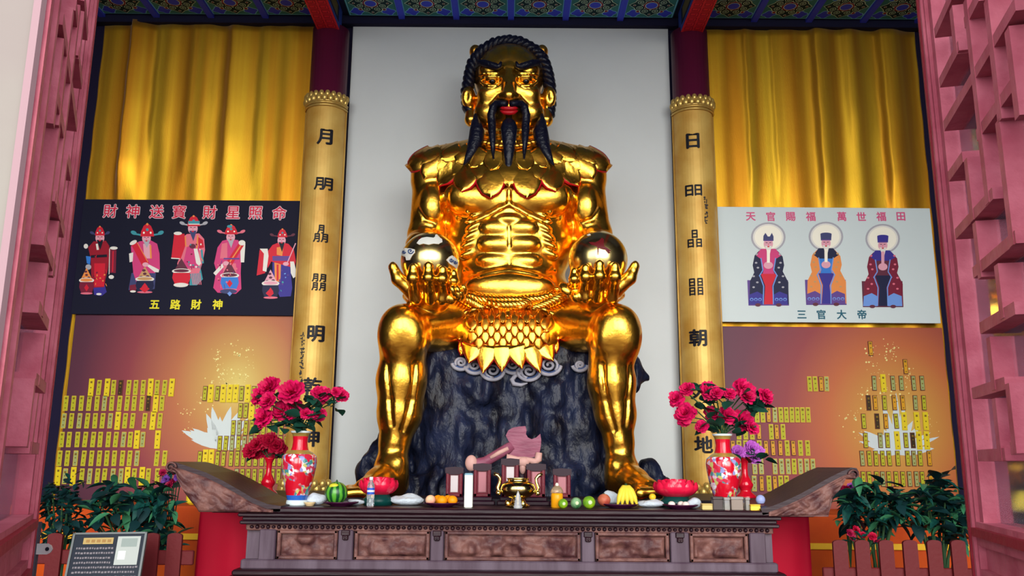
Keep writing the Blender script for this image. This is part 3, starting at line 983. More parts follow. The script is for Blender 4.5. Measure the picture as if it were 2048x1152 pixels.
face(f, 1048, 275, 40, 'skin', 'slate', 1.0); hat(f, 1055, 248, 52, 82, 'red', 'grey', 1.0); f.line(1010, 225, 1105, 225, 22, 'teal'); f.line(1012, 240, 1104, 240, 8, 'white')
pot(f, 955, 625, 150, 110, 'red', 'brown'); f.ell(950, 738, 60, 18, 'white'); [f.deco(*d_) for d_ in DEC]; DEC.clear(); f.done(pA)
f = Print(cA)
f.poly([(1250, 430), (1290, 375), (1350, 360), (1420, 370), (1440, 430), (1445, 520), (1440, 640), (1445, 770), (1400, 810), (1250, 800), (1215, 760), (1240, 620), (1222, 560)], 'pink')
f.poly([(1285, 400), (1330, 390), (1330, 520), (1270, 520)], 'rose'); f.poly([(1300, 560), (1400, 560), (1410, 740), (1290, 740)], 'rose')
f.poly([(1435, 400), (1478, 400), (1468, 552), (1440, 552)], 'white'); f.poly([(1325, 545), (1420, 400), (1470, 405), (1365, 580)], 'red'); f.line(1350, 550, 1440, 415, 10, 'orange'); f.ell(1450, 392, 28, 22, 'white')
f.poly([(1290, 560), (1215, 640), (1235, 660), (1300, 590)], 'white'); f.line(1300, 522, 1430, 522, 12, 'purple'); DEC.append((1330, 640, 80, 110, ('purple', 'rose', 'wine'), 18, 3)); f.ell(1320, 560, 26, 18, 'skin')
face(f, 1358, 345, 36, 'skin', 'grey', .9); hat(f, 1362, 315, 52, 76, 'red', 'rose', 1.0); f.ell(1350, 258, 22, 12, 'teal')
pot(f, 1350, 660, 150, 120, 'blue', 'brown'); f.ell(1340, 790, 70, 20, 'slate'); f.poly([(1350, 790), (1370, 808), (1350, 830), (1330, 808)], 'lightblue'); [f.deco(*d_) for d_ in DEC]; DEC.clear(); f.done(pA)
f = Print(cA)
f.poly([(1700, 540), (1840, 540), (1862, 760), (1850, 830), (1760, 835), (1700, 700)], 'indigo'); f.poly([(1715, 545), (1770, 545), (1765, 710), (1720, 710)], 'orange'); f.line(1742, 570, 1742, 700, 16, 'red'); DEC.append((1800, 690, 40, 100, ('lightblue', 'purple', 'teal'), 10, 4))
f.poly([(1655, 470), (1700, 410), (1760, 385), (1830, 400), (1875, 450), (1892, 540), (1880, 600), (1690, 545), (1660, 600)], 'red'); f.line(1700, 520, 1840, 520, 40, 'purple'); f.poly([(1735, 430), (1790, 420), (1780, 500), (1735, 490)], 'orange')
f.poly([(1595, 450), (1640, 440), (1640, 640), (1570, 660)], 'red'); f.poly([(1595, 440), (1660, 440), (1668, 500), (1650, 630), (1620, 620), (1630, 480)], 'white'); f.poly([(1845, 545), (1875, 545), (1905, 660), (1870, 682), (1850, 640)], 'white')
f.line(1815, 570, 1890, 395, 8, 'skin'); f.ell(1810, 565, 24, 16, 'skin'); face(f, 1775, 372, 34, 'skin', 'black', 1.2); hat(f, 1782, 340, 40, 66, 'red', 'brown', 1.2)
pot(f, 1685, 725, 140, 120, 'navy', 'skin'); f.poly([(1680, 770), (1712, 805), (1680, 838), (1645, 805)], 'red'); [f.deco(*d_) for d_ in DEC]; DEC.clear(); f.done(pA)


# three seated haloed figures
def seated(cx, cy, robe, collar, hatc, inner, lap, hem, trim, seat, crown):
    f = Print(lambda a, b: cB(a, b))
    for r_, c in ((142, 'grey'), (126, 'white'), (112, 'cream')):
        f.ell(cx + 0, cy, r_, r_ * .86, c, 32)
    z = cy - 290
    f.poly([(cx - 172, 648 + z * .6), (cx + 162, 648 + z * .6), (cx + 170, 850 + z), (cx - 162, 850 + z)], seat)
    f.poly([(cx - 75, 400 + z), (cx + 75, 400 + z), (cx + 118, 450 + z), (cx + 130, 520 + z), (cx + 118, 570 + z), (cx + 165, 660 + z), (cx + 165, 700 + z), (cx + 168, 840 + z), (cx - 155, 840 + z), (cx - 150, 650 + z), (cx - 115, 580 + z), (cx - 128, 520 + z), (cx - 112, 440 + z)], robe)
    f.poly([(cx - 100, 440 + z), (cx - 60, 385 + z), (cx + 60, 385 + z), (cx + 105, 440 + z), (cx + 60, 470 + z), (cx - 60, 470 + z)], collar)
    f.poly([(cx - 58, 470 + z), (cx + 58, 470 + z), (cx + 40, 560 + z), (cx + 55, 600 + z), (cx - 50, 600 + z), (cx - 38, 560 + z)], inner)
    f.poly([(cx - 62, 590 + z), (cx + 70, 590 + z), (cx + 30, 690 + z), (cx + 45, 840 + z), (cx - 35, 840 + z), (cx - 25, 690 + z)], lap)
    for s in (-1, 1):
        f.line(cx + s * 60, 460 + z, cx + s * 44, 560 + z, 9, trim); f.line(cx + s * 44, 560 + z, cx + s * 75, 610 + z, 9, trim); f.line(cx + s * 72, 600 + z, cx + s * 38, 690 + z, 9, trim); f.line(cx + s * 38, 690 + z, cx + s * 42, 840 + z, 9, trim)
        f.poly([(cx + s * 45, 760 + z), (cx + s * 90, 735 + z), (cx + s * 155, 760 + z), (cx + s * 160, 842 + z), (cx + s * 45, 842 + z)], hem)
        for k, (dx, dy) in enumerate(((95, 430), (100, 500), (85, 540), (120, 610), (90, 660), (120, 700))):
            f.ell(cx + s * dx, dy + z, 11, 8, 'rose' if robe == 'wine' else ('gold' if robe == 'orange' else 'grey'), 8)
        for k in range(3):
            f.ell(cx + s * (68 + 34 * k), 800 + z, 15, 13, trim, 10); f.ell(cx + s * (68 + 34 * k), 802 + z, 9, 8, hem, 10)
        f.ell(cx + s * 85, 845 + z, 24, 14, 'brown', 12)
    f.ell(cx, 520 + z, 38, 30, 'skin'); face(f, cx, 345 + z, 38, 'skin', 'white', 1.6); f.poly([(cx - 13, 395 + z), (cx + 13, 395 + z), (cx + 12, 500 + z), (cx - 12, 500 + z)], 'cream' if robe != 'wine' else 'skin')
    if crown:
        f.poly([(cx - 42, 320 + z), (cx - 40, 280 + z), (cx - 24, 255 + z), (cx - 5, 285 + z), (cx + 12, 285 + z), (cx + 28, 255 + z), (cx + 42, 285 + z), (cx + 42, 320 + z)], hatc)
    else:
        f.poly([(cx - 42, 322 + z), (cx - 46, 268 + z), (cx + 46, 268 + z), (cx + 42, 322 + z)], hatc); f.ell(cx, 270 + z, 46, 12, hatc)
    f.line(cx - 38, 318 + z, cx + 38, 318 + z, 8, 'purple')
    return f.done(pB)


seated(518, 305, 'navy', 'pink', 'slate', 'pink', 'red', 'indigo', 'lightblue', 'purple', True)
seated(990, 300, 'orange', 'navy', 'slate', 'blue', 'indigo', 'purple', 'lightblue', 'purple', False)
seated(1455, 318, 'wine', 'indigo', 'indigo', 'brown', 'navy', 'lightblue', 'lightblue', 'brown', False)

# ---- gold couplet boards curved round the columns
BR = 0.255
def board(cx, side, chars, pxs, small, label):
    cy = 10.22
    zt, zb = P(650 if side < 0 else 1380, 205 if side < 0 else 213, 9.97)[2], 1.18
    g = thing('couplet_board', label, 'board', (cx, cy - BR, zb))
    n = 22; a0 = math.radians(83)
    ang = np.linspace(-a0, a0, n)
    def arc(r):
        return [(cx + r * math.sin(a), cy - r * math.cos(a)) for a in ang]
    o, i_ = arc(BR), arc(BR - .02)
    mb = MB()
    pts = [(*q, zb) for q in o] + [(*q, zb) for q in i_[::-1]]
    mb.prism(pts, (0, 0, zt - zb))
    pb = mb.build('curved_panel', BOARDGOLD, g)
    rim = MB()
    for s in (-1, 1):
        a = a0 * s
        rim.tube([(cx + (BR + .004) * math.sin(a), cy - (BR + .004) * math.cos(a), zb), (cx + (BR + .004) * math.sin(a), cy - (BR + .004) * math.cos(a), zt)], .011, 8)
    rim.build('edge_bead', BOARDGOLD, g, True)
    # lotus collar at the head
    cap = MB()
    for zz, rr in ((.0, .014), (.035, .012), (.06, .016)):
        cap.tube([(cx + (BR + .01) * math.sin(a), cy - (BR + .01) * math.cos(a), zt + zz - .03) for a in ang], rr, 8)
    for row, (zz, rr, off) in enumerate(((.10, .045, 0), (.15, .04, .5))):
        for k in range(10):
            a = -a0 + 2 * a0 * (k + .5 + off * .9) / 10.4
            c = np.array([cx + (BR + .012) * math.sin(a), cy - (BR + .012) * math.cos(a), zt + zz - .03])
            cap.ell(c, (rr * .85, .03, rr * 1.2), 10, 7)
    cap.build('lotus_collar', mat('collar_gold', (206, 172, 96), .3, .55, bump=.1, bscale=30), g, True)
    # lotus foot
    ft = MB()
    for row, (zz, rr, k_) in enumerate(((.03, .055, 9), (.09, .05, 8))):
        for k in range(k_):
            a = -a0 + 2 * a0 * (k + .5) / k_
            ft.ell((cx + (BR + .03) * math.sin(a), cy - (BR + .03) * math.cos(a), zb + zz), (rr * .9, .04, rr * 1.1), 10, 7)
    ft.build('lotus_foot', bpy.data.materials['collar_gold'], g, True)
    # raised characters following the curve
    for ch, (x, y) in zip(chars, pxs):
        c = P(x, y, cy - BR); s = mpp(c)
        comp = {'3m': ('月', ((0, .26, .54), (-.21, -.24, .54), (.21, -.24, .54))), '4m': ('月', ((-.20, .25, .5), (.20, .25, .5), (-.20, -.25, .5), (.20, -.25, .5))),
                '2m': ('月', ((-.23, 0, .80), (.23, 0, .80))), '2s': ('日', ((-.24, 0, .72), (.24, 0, .72))), '3s': ('日', ((0, .27, .54), (-.22, -.25, .54), (.22, -.25, .54))),
                '4s': ('日', ((-.21, .25, .52), (.21, .25, .52), (-.21, -.25, .52), (.21, -.25, .52)))}.get(ch, (ch, ((0, 0, 1),)))
        mb = MB()
        for dx, dz, q in comp[1]:
            V, Fc = glyph(comp[0], 0)
            sx = .78 if q < 1 else 1.0
            size = 36 * s
            gr = .034 / q ** .5
            for kk, (ox_, oz_) in enumerate(((0, 0), (gr, 0), (-gr, 0), (0, gr * .8), (0, -gr * .8))):
                pv = []
                for layer, yo in ((0, .0025), (1, .007 + .0002 * kk)):
                    for v in V:
                        X = c[0] + (dx + (v[0] + ox_) * q * sx) * size; Z = c[2] + (dz + (v[1] + oz_) * q) * size
                        e = max(-.24, min(.24, X - cx))
                        pv.append((X, cy - math.sqrt((BR + yo) ** 2 - e * e), Z))
                nv = len(V)
                ed = {}
                for q_ in Fc:
                    for i in range(len(q_)):
                        ed[(q_[i], q_[(i + 1) % len(q_)])] = 1
                mb.add(pv, [tuple(i + nv for i in q_) for q_ in Fc] + [(a, b, b + nv, a + nv) for (a, b) in ed if (b, a) not in ed])
        mb.build('character', INK, g)
    sm_ = MB()
    rs = random.Random(3 + side)
    for (x, y) in small:
        for k in range(4):
            c = P(x + rs.uniform(-3, 3), y + rs.uniform(-4, 4), cy - BR); e = max(-.24, min(.24, c[0] - cx)); yy = cy - math.sqrt((BR + .003) ** 2 - e * e)
            w, h = (rs.uniform(.008, .02), .005) if k % 2 else (.005, rs.uniform(.008, .02))
            sm_.box((c[0] - w, yy - .004, c[2] - h), (c[0] + w, yy + .004, c[2] + h))
    sm_.build('small_inscription', INK, g)
    return g


board(COLX[0], -1, ['月', '2m', '3m', '4m', '明', '乾', '坤'], [(649, 273), (646, 367), (641, 467), (637, 564), (631, 667), (624, 772), (620, 876)],
      [(605 - (y - 665) * .03, y) for y in range(668, 770, 9)], 'tall gold couplet board with black characters left of the statue')
board(COLX[1], 1, ['日', '2s', '3s', '4s', '朝', '天', '地'], [(1386, 281), (1388, 380), (1390, 477), (1393, 573), (1397, 675), (1401, 782), (1408, 889)],
      [(1411 + (y - 395) * .04, y) for y in range(398, 452, 9)], 'tall gold couplet board with black characters right of the statue')
# ================================================================== the golden statue
SX = 1017.5


def q(x, y, Y):
    return P(x, y, Y)


def mx(x, s):
    """mirror a photo column about the statue's axis for its other side"""
    return x if s < 0 else 2 * SX - x


statue = thing('golden_statue', 'huge gilded seated statue of a bearded man in leaf cape and leaf skirt', 'statue', (XC, 9.0, 1.22))
U = .0054
B = Field((-1.75, 7.72, 1.10), (1.65, 9.98, 6.25), .0102)
# torso
B.ell(q(1018, 400, 9.27), (.77, .46, .58), .1)
B.ell(q(1018, 335, 9.30), (.86, .40, .30), .12)
B.ell(q(1018, 490, 9.27), (.73, .43, .60), .15)
B.ell(q(1020, 590, 9.24), (.68, .46, .42), .12)
B.cap(q(885, 338, 9.3), q(1150, 338, 9.3), .24, .24, .12)
B.cap(q(1018, 315, 9.32), q(1018, 235, 9.28), .30, .29, .08)
B.cap(q(985, 298, 9.34), q(890, 322, 9.32), .17, .16, .12); B.cap(q(1050, 298, 9.34), q(1145, 322, 9.32), .17, .16, .12)
# seat
B.ell(q(1020, 650, 9.3), (.70, .55, .34), .1)
arms = {-1: dict(de=(863, 352), el=(851, 478), wr=(868, 590)), 1: dict(de=(1172, 350), el=(1188, 474), wr=(1190, 588))}
for s in (-1, 1):
    a = arms[s]
    B.ell(q(*a['de'], 9.22), (.235, .26, .28), .08)
    B.cap(q(a['de'][0], 372, 9.2), q(a['el'][0], 465, 9.16), .205, .185, .08)
    B.ell(q(a['de'][0] + (2 if s < 0 else -2), 412, 9.05), (.165, .17, .26), .05)
    B.ell(q(a['de'][0] - 14 * -s, 400, 9.2), (.12, .18, .24), .05)
    B.cap(q(*a['el'], 9.15), q(a['wr'][0], 575, 8.62), .195, .125, .08)
    B.ell(q(a['el'][0] + 4 * s, 492, 9.02), (.20, .24, .16), .06)
    B.cap(q(a['wr'][0], 580, 8.64), q(a['wr'][0], 592, 8.42), .12, .13, .06)
    B.cap(q(mx(892, s), 395, 9.36), q(mx(896, s), 478, 9.34), .13, .13, .05)
    # legs
    kx = mx(806, s) + (4 if s > 0 else 0)
    B.cap(q(mx(950, s), 648, 9.15), q(kx, 660, 8.42), .31, .225, .1)
    B.ell(q(kx, 662, 8.36), (.232, .25, .25), .06)
    B.ell(q(kx, 648, 8.23), (.14, .09, .14), .18)
    B.ell(q(kx, 690, 8.36), (.225, .22, .26), .10); B.ell(q(kx - 24 * -s, 676, 8.24), (.10, .10, .16), .08); B.ell(q(kx + 24 * -s, 676, 8.24), (.10, .10, .16), .08)
    sh = [(807, 700, 8.42, .218), (803, 760, 8.44, .240), (799, 830, 8.46, .212), (789, 885, 8.44, .142), (785, 920, 8.42, .132), (783, 945, 8.40, .15)]
    if s > 0:
        sh = [(1220, 700, 8.42, .214), (1223, 765, 8.44, .230), (1231, 830, 8.46, .195), (1238, 885, 8.44, .138), (1241, 925, 8.42, .132), (1244, 950, 8.40, .15)]
    B.path([q(a_, b_, c_) for a_, b_, c_, d_ in sh], [d_ for *_, d_ in sh], .06)
    B.ell(q(sh[1][0], 770, 8.58), (.22, .22, .42), .08)
    B.cap(q(sh[0][0], 705, 8.24), q(sh[3][0], 880, 8.33), .045, .03, .08)                      # shin ridge
    ax_, ay_ = sh[-1][0], sh[-1][1]
    B.ell(q(ax_ + 10 * -s * -1, ay_ - 15, 8.36), (.10, .12, .10), .06)                         # ankle bones
    B.ell(q(ax_ + 14 * s * -1, ay_ - 22, 8.36), (.085, .11, .085), .05)
    toe = [(ax_ + 26 * s, 963, 8.2), (ax_ + 55 * s, 977, 7.98)]
    B.ell(q(ax_ - 4 * s, 968, 8.5), (.15, .2, .13), .08)
    B.path([q(ax_, ay_, 8.38), q(*toe[0]), q(*toe[1])], [.15, .12, .09], .07)
    for k in range(5):                                                                         # toes
        bx_ = toe[1][0] + (-26 + 11 * k) * 1.0 + 4 * s; ty = 985 + abs(k - 2) * .8
        L = (.12, .11, .10, .09, .075)[k if s > 0 else 4 - k]
        B.path([q(bx_, 981, 8.02), q(bx_ + 3 * s, ty, 7.88)], [.052, .046 if (k if s < 0 else 4 - k) != 4 else .06], .03)
base_body = B.F.copy()

# modelled muscles laid on the torso surface
def bump(x, y, rx, rz, depth, k=.03, rot=0.0, sink=.55):
    p, n = B.hit([x], [y]); p, n = p[0], n[0]
    u = mpp(p)
    M = None
    ca, sa = math.cos(rot), math.sin(rot)
    M = np.array([[ca, 0, sa], [0, 1, 0], [-sa, 0, ca]])
    BUMPS.append((p - n * depth * sink, (rx * u, depth, rz * u), k, M))


BUMPS = []
for s in (-1, 1):
    bump(mx(952, s), 392, 70, 40, .17, .045, rot=s * -.10, sink=.5)
    bump(mx(925, s), 400, 36, 34, .13, .05, sink=.5)
for b_ in BUMPS:
    B.ell(*b_[:2], k=b_[2], M=b_[3])
BUMPS = []
for s in (-1, 1):
    for (x, y, rx, rz) in ((990, 453, 31, 18), (988, 487, 32, 18), (986, 520, 34, 17)):
        bump(mx(x, s), y, rx, rz, .075, .032)
    for (x, y, rx, rz, r_) in ((950, 450, 24, 8, .55), (944, 468, 24, 8, .5), (940, 487, 24, 8, .42), (938, 507, 24, 9, .35), (955, 433, 30, 8, .35)):
        bump(mx(x, s), y, rx, rz, .055, .020, rot=-s * r_ * -1, sink=.62)
    bump(mx(935, s), 425, 4, 4, .025, .01, sink=.1)
bump(1018, 437, 26, 12, .06, .02)
bump(1020, 572, 92, 34, .12, .06)
for b_ in BUMPS:
    B.ell(*b_[:2], k=b_[2], M=b_[3])
# grooves: pectoral arch, centre line, navel, hip lines
def groove(pts, r=.018, k=.03):
    p, n = B.hit([a for a, b in pts], [b for a, b in pts])
    for i in range(len(pts) - 1):
        B.cap(p[i] + n[i] * r * .35, p[i + 1] + n[i + 1] * r * .35, r, r, k, sub=True)
groove([(897, 418), (915, 433), (945, 440), (975, 430), (1000, 415), (1018, 408), (1035, 415), (1060, 430), (1090, 440), (1120, 433), (1138, 418)], .02, .03)
groove([(1018, 452), (1019, 490), (1019, 530)], .013, .02)
groove([(1018, 380), (1018, 404)], .014, .03)
groove([(930, 540), (960, 552), (1018, 542), (1075, 552), (1108, 540)], .016, .03)
for s in (-1, 1):
    groove([(mx(896, s), 380), (mx(890, s), 415), (mx(893, s), 440)], .03, .05)
    groove([(mx(838, s), 420), (mx(850, s), 438), (mx(872, s), 445)], .015, .03)
    groove([(mx(830, s), 730), (mx(822, s), 800), (mx(806, s), 860)], .008, .05)
    groove([(mx(775, s), 730), (mx(780, s), 800), (mx(784, s), 850)], .007, .05)

# ---- head
B.ell(q(1018, 160, 9.28), (.405, .46, .40), .06)
B.ell(q(1018, 200, 9.20), (.375, .44, .34), .06)
B.cap(q(977, 228, 9.02), q(1059, 228, 9.02), .17, .17, .08)
B.ell(q(1018, 236, 8.93), (.17, .13, .10), .06)
B.cap(q(978, 143, 8.99), q(1058, 143, 8.99), .11, .11, .08)
for s in (-1, 1):
    B.ell(q(mx(978, s), 190, 8.93), (.13, .12, .13), .07)
    B.ell(q(mx(984, s), 163, 8.81), (.115, .055, .060), .03, sub=True)
    e = q(mx(984, s), 163, 8.90); B.ell(e, (.098, .105, .060), .012)
    for sg in (-1, 1):
        pts = []
        for t in np.linspace(-1, 1, 7):
            x = 984 + 22 * t; y = 163 + sg * (10.5 if sg < 0 else 9.0) * math.sqrt(max(0, 1 - t * t * .97)) + .8 * t * 0
            pts.append(q(mx(x, s), y, 8.80 + .06 * t * t))
        B.path(pts, [.016] * 7, .008)
    pts = [q(mx(984 + 25 * t, s), 149 - 7 * math.sqrt(max(0, 1 - t * t * .95)) + 4, 8.835 + .05 * t * t) for t in np.linspace(-1, 1, 7)]
    B.path(pts, [.014] * 7, .02)
    # ears
    B.ell(q(mx(937, s), 196, 9.17), (.082, .10, .14), .03); B.ell(q(mx(933, s), 194, 9.065), (.026, .03, .075), .04, sub=True)
    B.cap(q(mx(942, s), 212, 9.2), q(mx(943, s), 240, 9.18), .055, .082, .03)
    B.ell(q(mx(1005, s), 193, 8.72), (.055, .06, .045), .03)
    B.path([q(mx(1000, s), 196, 8.80), q(mx(986, s), 212, 8.86)], [.03, .03], .04)
B.path([q(1018, 140, 8.86), q(1018, 160, 8.80), q(1018, 180, 8.72), q(1018, 191, 8.68)], [.06, .05, .062, .072], .04)
B.ell(q(1018, 137, 8.87), (.10, .07, .05), .03)
B.ell(q(1018, 219, 8.80), (.12, .08, .075), .05)
groove([(1018, 92), (1018, 93)], .001, .01)
for y_, w_ in ((262, 50), (282, 54)):
    p_, n_ = B.hit(np.linspace(SX - w_, SX + w_, 9), [y_] * 9)
    for i in range(8):
        B.cap(p_[i], p_[i + 1], .018, .018, .03)

# ---- hands under the orbs
ORB = {-1: q(860, 523, 8.25), 1: q(1196, 520, 8.25)}
ORBR = .293
for s in (-1, 1):
    o = ORB[s]
    B.ell(o + np.array([0, .13, -.335]), (.28, .25, .095), .06)
    B.ell(o + np.array([0, .30, -.22]), (.20, .13, .14), .07)
    ins = -s
    for k, (dx, zt_, r_) in enumerate(((-.13, -.135, .056), (.02, -.125, .058), (.15, -.15, .055), (.25, -.16, .048))):
        x = o[0] + ins * dx
        yy = lambda z, e: o[1] - math.sqrt(max(.0, (ORBR + e) ** 2 - (ins * dx) ** 2 - z * z)) if (ORBR + e) ** 2 > dx * dx + z * z else o[1] - .02
        pts = [np.array([o[0] + ins * dx * .92, o[1] - .10, -.40 + o[2]]), np.array([x, yy(-.30, .06) - .02, o[2] - .325]), np.array([x, yy(-.19, .055) - .015, o[2] - .235]), np.array([x, yy(zt_, .04) - .005, o[2] + zt_])]
        B.path(pts, [r_ * 1.12, r_ * 1.02, r_, r_ * .86], .022)
        B.ell(pts[2] + np.array([0, -.006, 0]), (r_ * 1.05, r_, r_ * .8), .03)
        nail = pts[3] + np.array([0, -r_ * .62, .0]); B.ell(nail, (r_ * .62, .02, r_ * .75), .008)
    tx = [o + np.array([-ins * .16, -.02, -.31]), o + np.array([-ins * .30, -.07, -.20]), o + np.array([-ins * .355, -.08, -.08])]
    B.path(tx, [.085, .064, .048], .03)
    B.ell(tx[2] + np.array([0, -.03, .0]), (.034, .03, .05), .012)
body = B.build('body', GOLD, statue)

EYEY = {}
for s in (-1, 1):
    MB().ell(B.h1(mx(984, s) + 1, 163, -.022), (.040, .03, .046), 16, 10).build('pupil', EYEBLACK, statue, True)
    # eyebrow
    pts = [(958, 137), (963, 129), (972, 130), (984, 133), (996, 136), (1003, 134), (1004, 127)]
    P_ = [B.h1(mx(x, s), y, .034) for x, y in pts]
    MB().tube(P_, [.014, .036, .044, .044, .040, .030, .012], 10, squash=.8).build('eyebrow', HAIR, statue, True)
    # moustache
    pts = [(1014, 203), (1004, 202), (994, 205), (987, 214), (984, 230), (984, 250), (985, 280), (987, 318)]
    P_ = [B.h1(mx(x, s), y, .03) for x, y in pts[:5]]
    yb = P_[-1][1]
    P_ += [q(mx(x, s), y, yb - .02 - .03 * i) for i, (x, y) in enumerate(pts[5:])]
    MB().tube(P_, [.030, .038, .045, .048, .048, .046, .036, .010], 12).build('moustache', HAIR, statue, True)
    # side whisker
    pts = [(951, 228), (952, 245), (954, 262), (951, 285), (943, 305), (928, 330)]
    P_ = [q(mx(x, s), y, Y) for (x, y), Y in zip(pts, (8.93, 8.90, 8.90, 8.90, 8.86, 8.80))]
    MB().tube(P_, [.015, .055, .085, .088, .062, .012], 12).build('side_whisker', HAIR, statue, True)
c0 = B.h1(1018, 238, .0)[1]
bd = [(1018, 236, c0 + .02, .02), (1018, 246, c0 - .03, .075), (1018, 256, c0 - .05, .092), (1018, 275, c0 - .05, .080), (1018, 300, c0 - .06, .062), (1017, 325, c0 - .06, .044), (1018, 345, c0 - .05, .028), (1018, 366, c0 - .04, .006)]
MB().tube([q(a_, b_, c_) for a_, b_, c_, _ in bd], [d_ for *_, d_ in bd], 16, squash=.8).build('chin_beard', HAIR, statue, True)
# lips
lm = MB()
lp = B.hit([1001, 1006, 1011, 1018, 1025, 1030, 1035], [219] * 7)[0]
lm.tube([p + np.array([0, -.008, .012 * (1 if i not in (3,) else .5)]) for i, p in enumerate(lp)], [.010, .022, .028, .024, .028, .022, .010], 10)
lp = B.hit([1001, 1008, 1018, 1028, 1035], [222, 225, 226, 225, 222])[0]
lm.tube([p + np.array([0, -.006, 0]) for p in lp], [.010, .025, .030, .025, .010], 10)
lm.build('lips', LIPRED, statue, True)
# hair: dark mass behind and a twisted roll framing the face
hm = Field((-.75, 8.75, 5.0), (.65, 10.0, 6.4), .02)
hm.ell(q(1018, 158, 9.44), (.435, .40, .43), .03)
hm.build('back_hair', HAIR, statue)
br = [(938, 222), (935, 205), (934, 185), (937, 165), (940, 148), (945, 130), (954, 114), (967, 101), (984, 91), (1001, 85), (1018, 83), (1035, 85), (1052, 91), (1069, 101), (1081, 114), (1090, 130), (1095, 148), (1098, 165), (1100, 185), (1100, 205), (1098, 222)]
brp = np.array([q(x, y, 9.22 - .10 * math.exp(-((x - SX) / 60) ** 2)) for x, y in br])
tt = np.linspace(0, len(br) - 1, 34)
rope = MB()
for i, t in enumerate(tt):
    a_ = int(min(t, len(br) - 2)); f_ = t - a_
    c = brp[a_] * (1 - f_) + brp[a_ + 1] * f_
    d_ = brp[a_ + 1] - brp[a_]; d_ /= np.linalg.norm(d_)
    n_ = np.cross(d_, [0, 1, 0]); n_ /= np.linalg.norm(n_)
    w_ = d_ * .75 + n_ * .66 * (1 if t < len(br) / 2 else 1); w_ /= np.linalg.norm(w_)
    v_ = np.cross(w_, [0, 1, 0]); v_ /= np.linalg.norm(v_)
    rope.ell(c, (.104, .085, .052), 10, 8, M=np.stack([w_, np.array([0, 1, 0]), v_], 1))
rope.build('hair_roll', HAIR, statue, True)['kind'] = 'stuff'
for s in (-1, 1):
    MB().ell(q(mx(951, s), 104, 9.5), (.075, .09, .085), 14, 10).ell(q(mx(951, s), 120, 9.5), (.07, .08, .12), 14, 10).build('hair_knob', GOLD2, statue, True)

# ---- leaves: each a ribbed gold blade with red underside
def leaf(F, bx, by, tx, ty, w, lift, name='leaf', tri=False, base_off=.03, red=True, ridge=.016, Yf=None, nu=9, nv=7, th=.018, red_w=1.0, tip=1.9, goldm=None, mid=0.0):
    u = np.linspace(0, 1, nu); v = np.linspace(-1, 1, nv)
    UU, VV = np.meshgrid(u, v, indexing='ij')
    prof = np.minimum(1, .72 + .5 * UU) * np.sqrt(np.clip(1 - UU ** tip, 0, 1)); prof = (1 - UU ** 1.35) if tri else prof; prof[-1] = .0
    dx, dy = tx - bx, ty - by; L = math.hypot(dx, dy); nx, ny = -dy / L, dx / L
    def surf(wid, ext, off, rg):
        ux = UU * ext
        X = bx + dx * ux + nx * VV * wid * prof; Y = by + dy * ux + ny * VV * wid * prof
        p, n = F.hit(X.ravel(), Y.ravel(), Yf)
        n = n * np.array([1, 1, .6]); n /= np.linalg.norm(n, axis=1, keepdims=True)
        # keep the blade stiff: blend the depths towards a smooth fan
        hgt = off + lift * UU ** 2 + rg * (1 - np.abs(VV)) * (1 - UU * .5) + mid * np.sin(PI * UU) * (1 - VV ** 2)
        return (p + n * hgt.ravel()[:, None]).reshape(nu, nv, 3)
    top = surf(w, 1.0, base_off, ridge); bot = surf(w * red_w, 1.0 + (.03 if red else 0), base_off - th, ridge * .5)
    mb = MB()
    mb.grid(top, 0); mb.grid(bot, 1, flip=True)
    n0 = nu * nv
    ring = [i * nv for i in range(nu)] + [(nu - 1) * nv + j for j in range(1, nv)] + [i * nv + nv - 1 for i in range(nu - 2, -1, -1)] + [j for j in range(nv - 2, 0, -1)]
    fs = []
    for i in range(len(ring)):
        a_, b_ = ring[i], ring[(i + 1) % len(ring)]
        fs.append((a_, b_, b_ + n0, a_ + n0))
    mb.f.extend(fs); mb.mi.extend([1 if red else 0] * len(fs))
    # outward orientation
    o = mb.build(name, [goldm or GOLD, REDP if red else (goldm or GOLD)], statue, True)
    return o


cape = Field((-1.4, 8.2, 3.9), (1.3, 9.9, 5.6), .025)
cape.F[:] = .6
cape.ell(q(1018, 395, 9.22), (.78, .47, .55), .1); cape.ell(q(1018, 335, 9.28), (.95, .44, .30), .12)
cape.cap(q(868, 345, 9.26), q(1168, 345, 9.26), .27, .27, .12)
cape.cap(q(1018, 325, 9.3), q(1018, 270, 9.28), .36, .34, .12)
def both(rows_):
    out = []
    for r_ in rows_:
        out.append(r_)
        if abs(r_[0] - SX) > 8:
            out.append((2 * SX - r_[0], r_[1], 2 * SX - r_[2], r_[3], r_[4]))
    return out
LOWER = both([(866, 306, 818, 340, 22), (884, 310, 853, 358, 25), (906, 312, 889, 374, 27), (937, 314, 930, 386, 29), (979, 316, 984, 398, 34)])
MIDR = both([(886, 305, 844, 332, 24), (908, 304, 874, 342, 26), (934, 306, 910, 354, 28), (962, 308, 956, 362, 29), (1018, 306, 1018, 376, 30)])
UPPER = both([(924, 300, 884, 322, 20), (944, 299, 915, 328, 23), (965, 300, 944, 338, 24), (990, 300, 982, 344, 25)])
for k, (bx, by, tx, ty, w) in enumerate(LOWER):
    leaf(cape, bx, by, tx, ty, w, .055, base_off=.025, Yf=9.15, red_w=1.17)
for (bx, by, tx, ty, w) in MIDR:
    leaf(cape, bx, by, tx, ty, w, .012, base_off=.032, Yf=9.15, red_w=1.0, red=False, ridge=.010)
for (bx, by, tx, ty, w) in UPPER:
    leaf(cape, bx, by, tx, ty, w, .008, base_off=.036, Yf=9.2, red=False, ridge=.010)
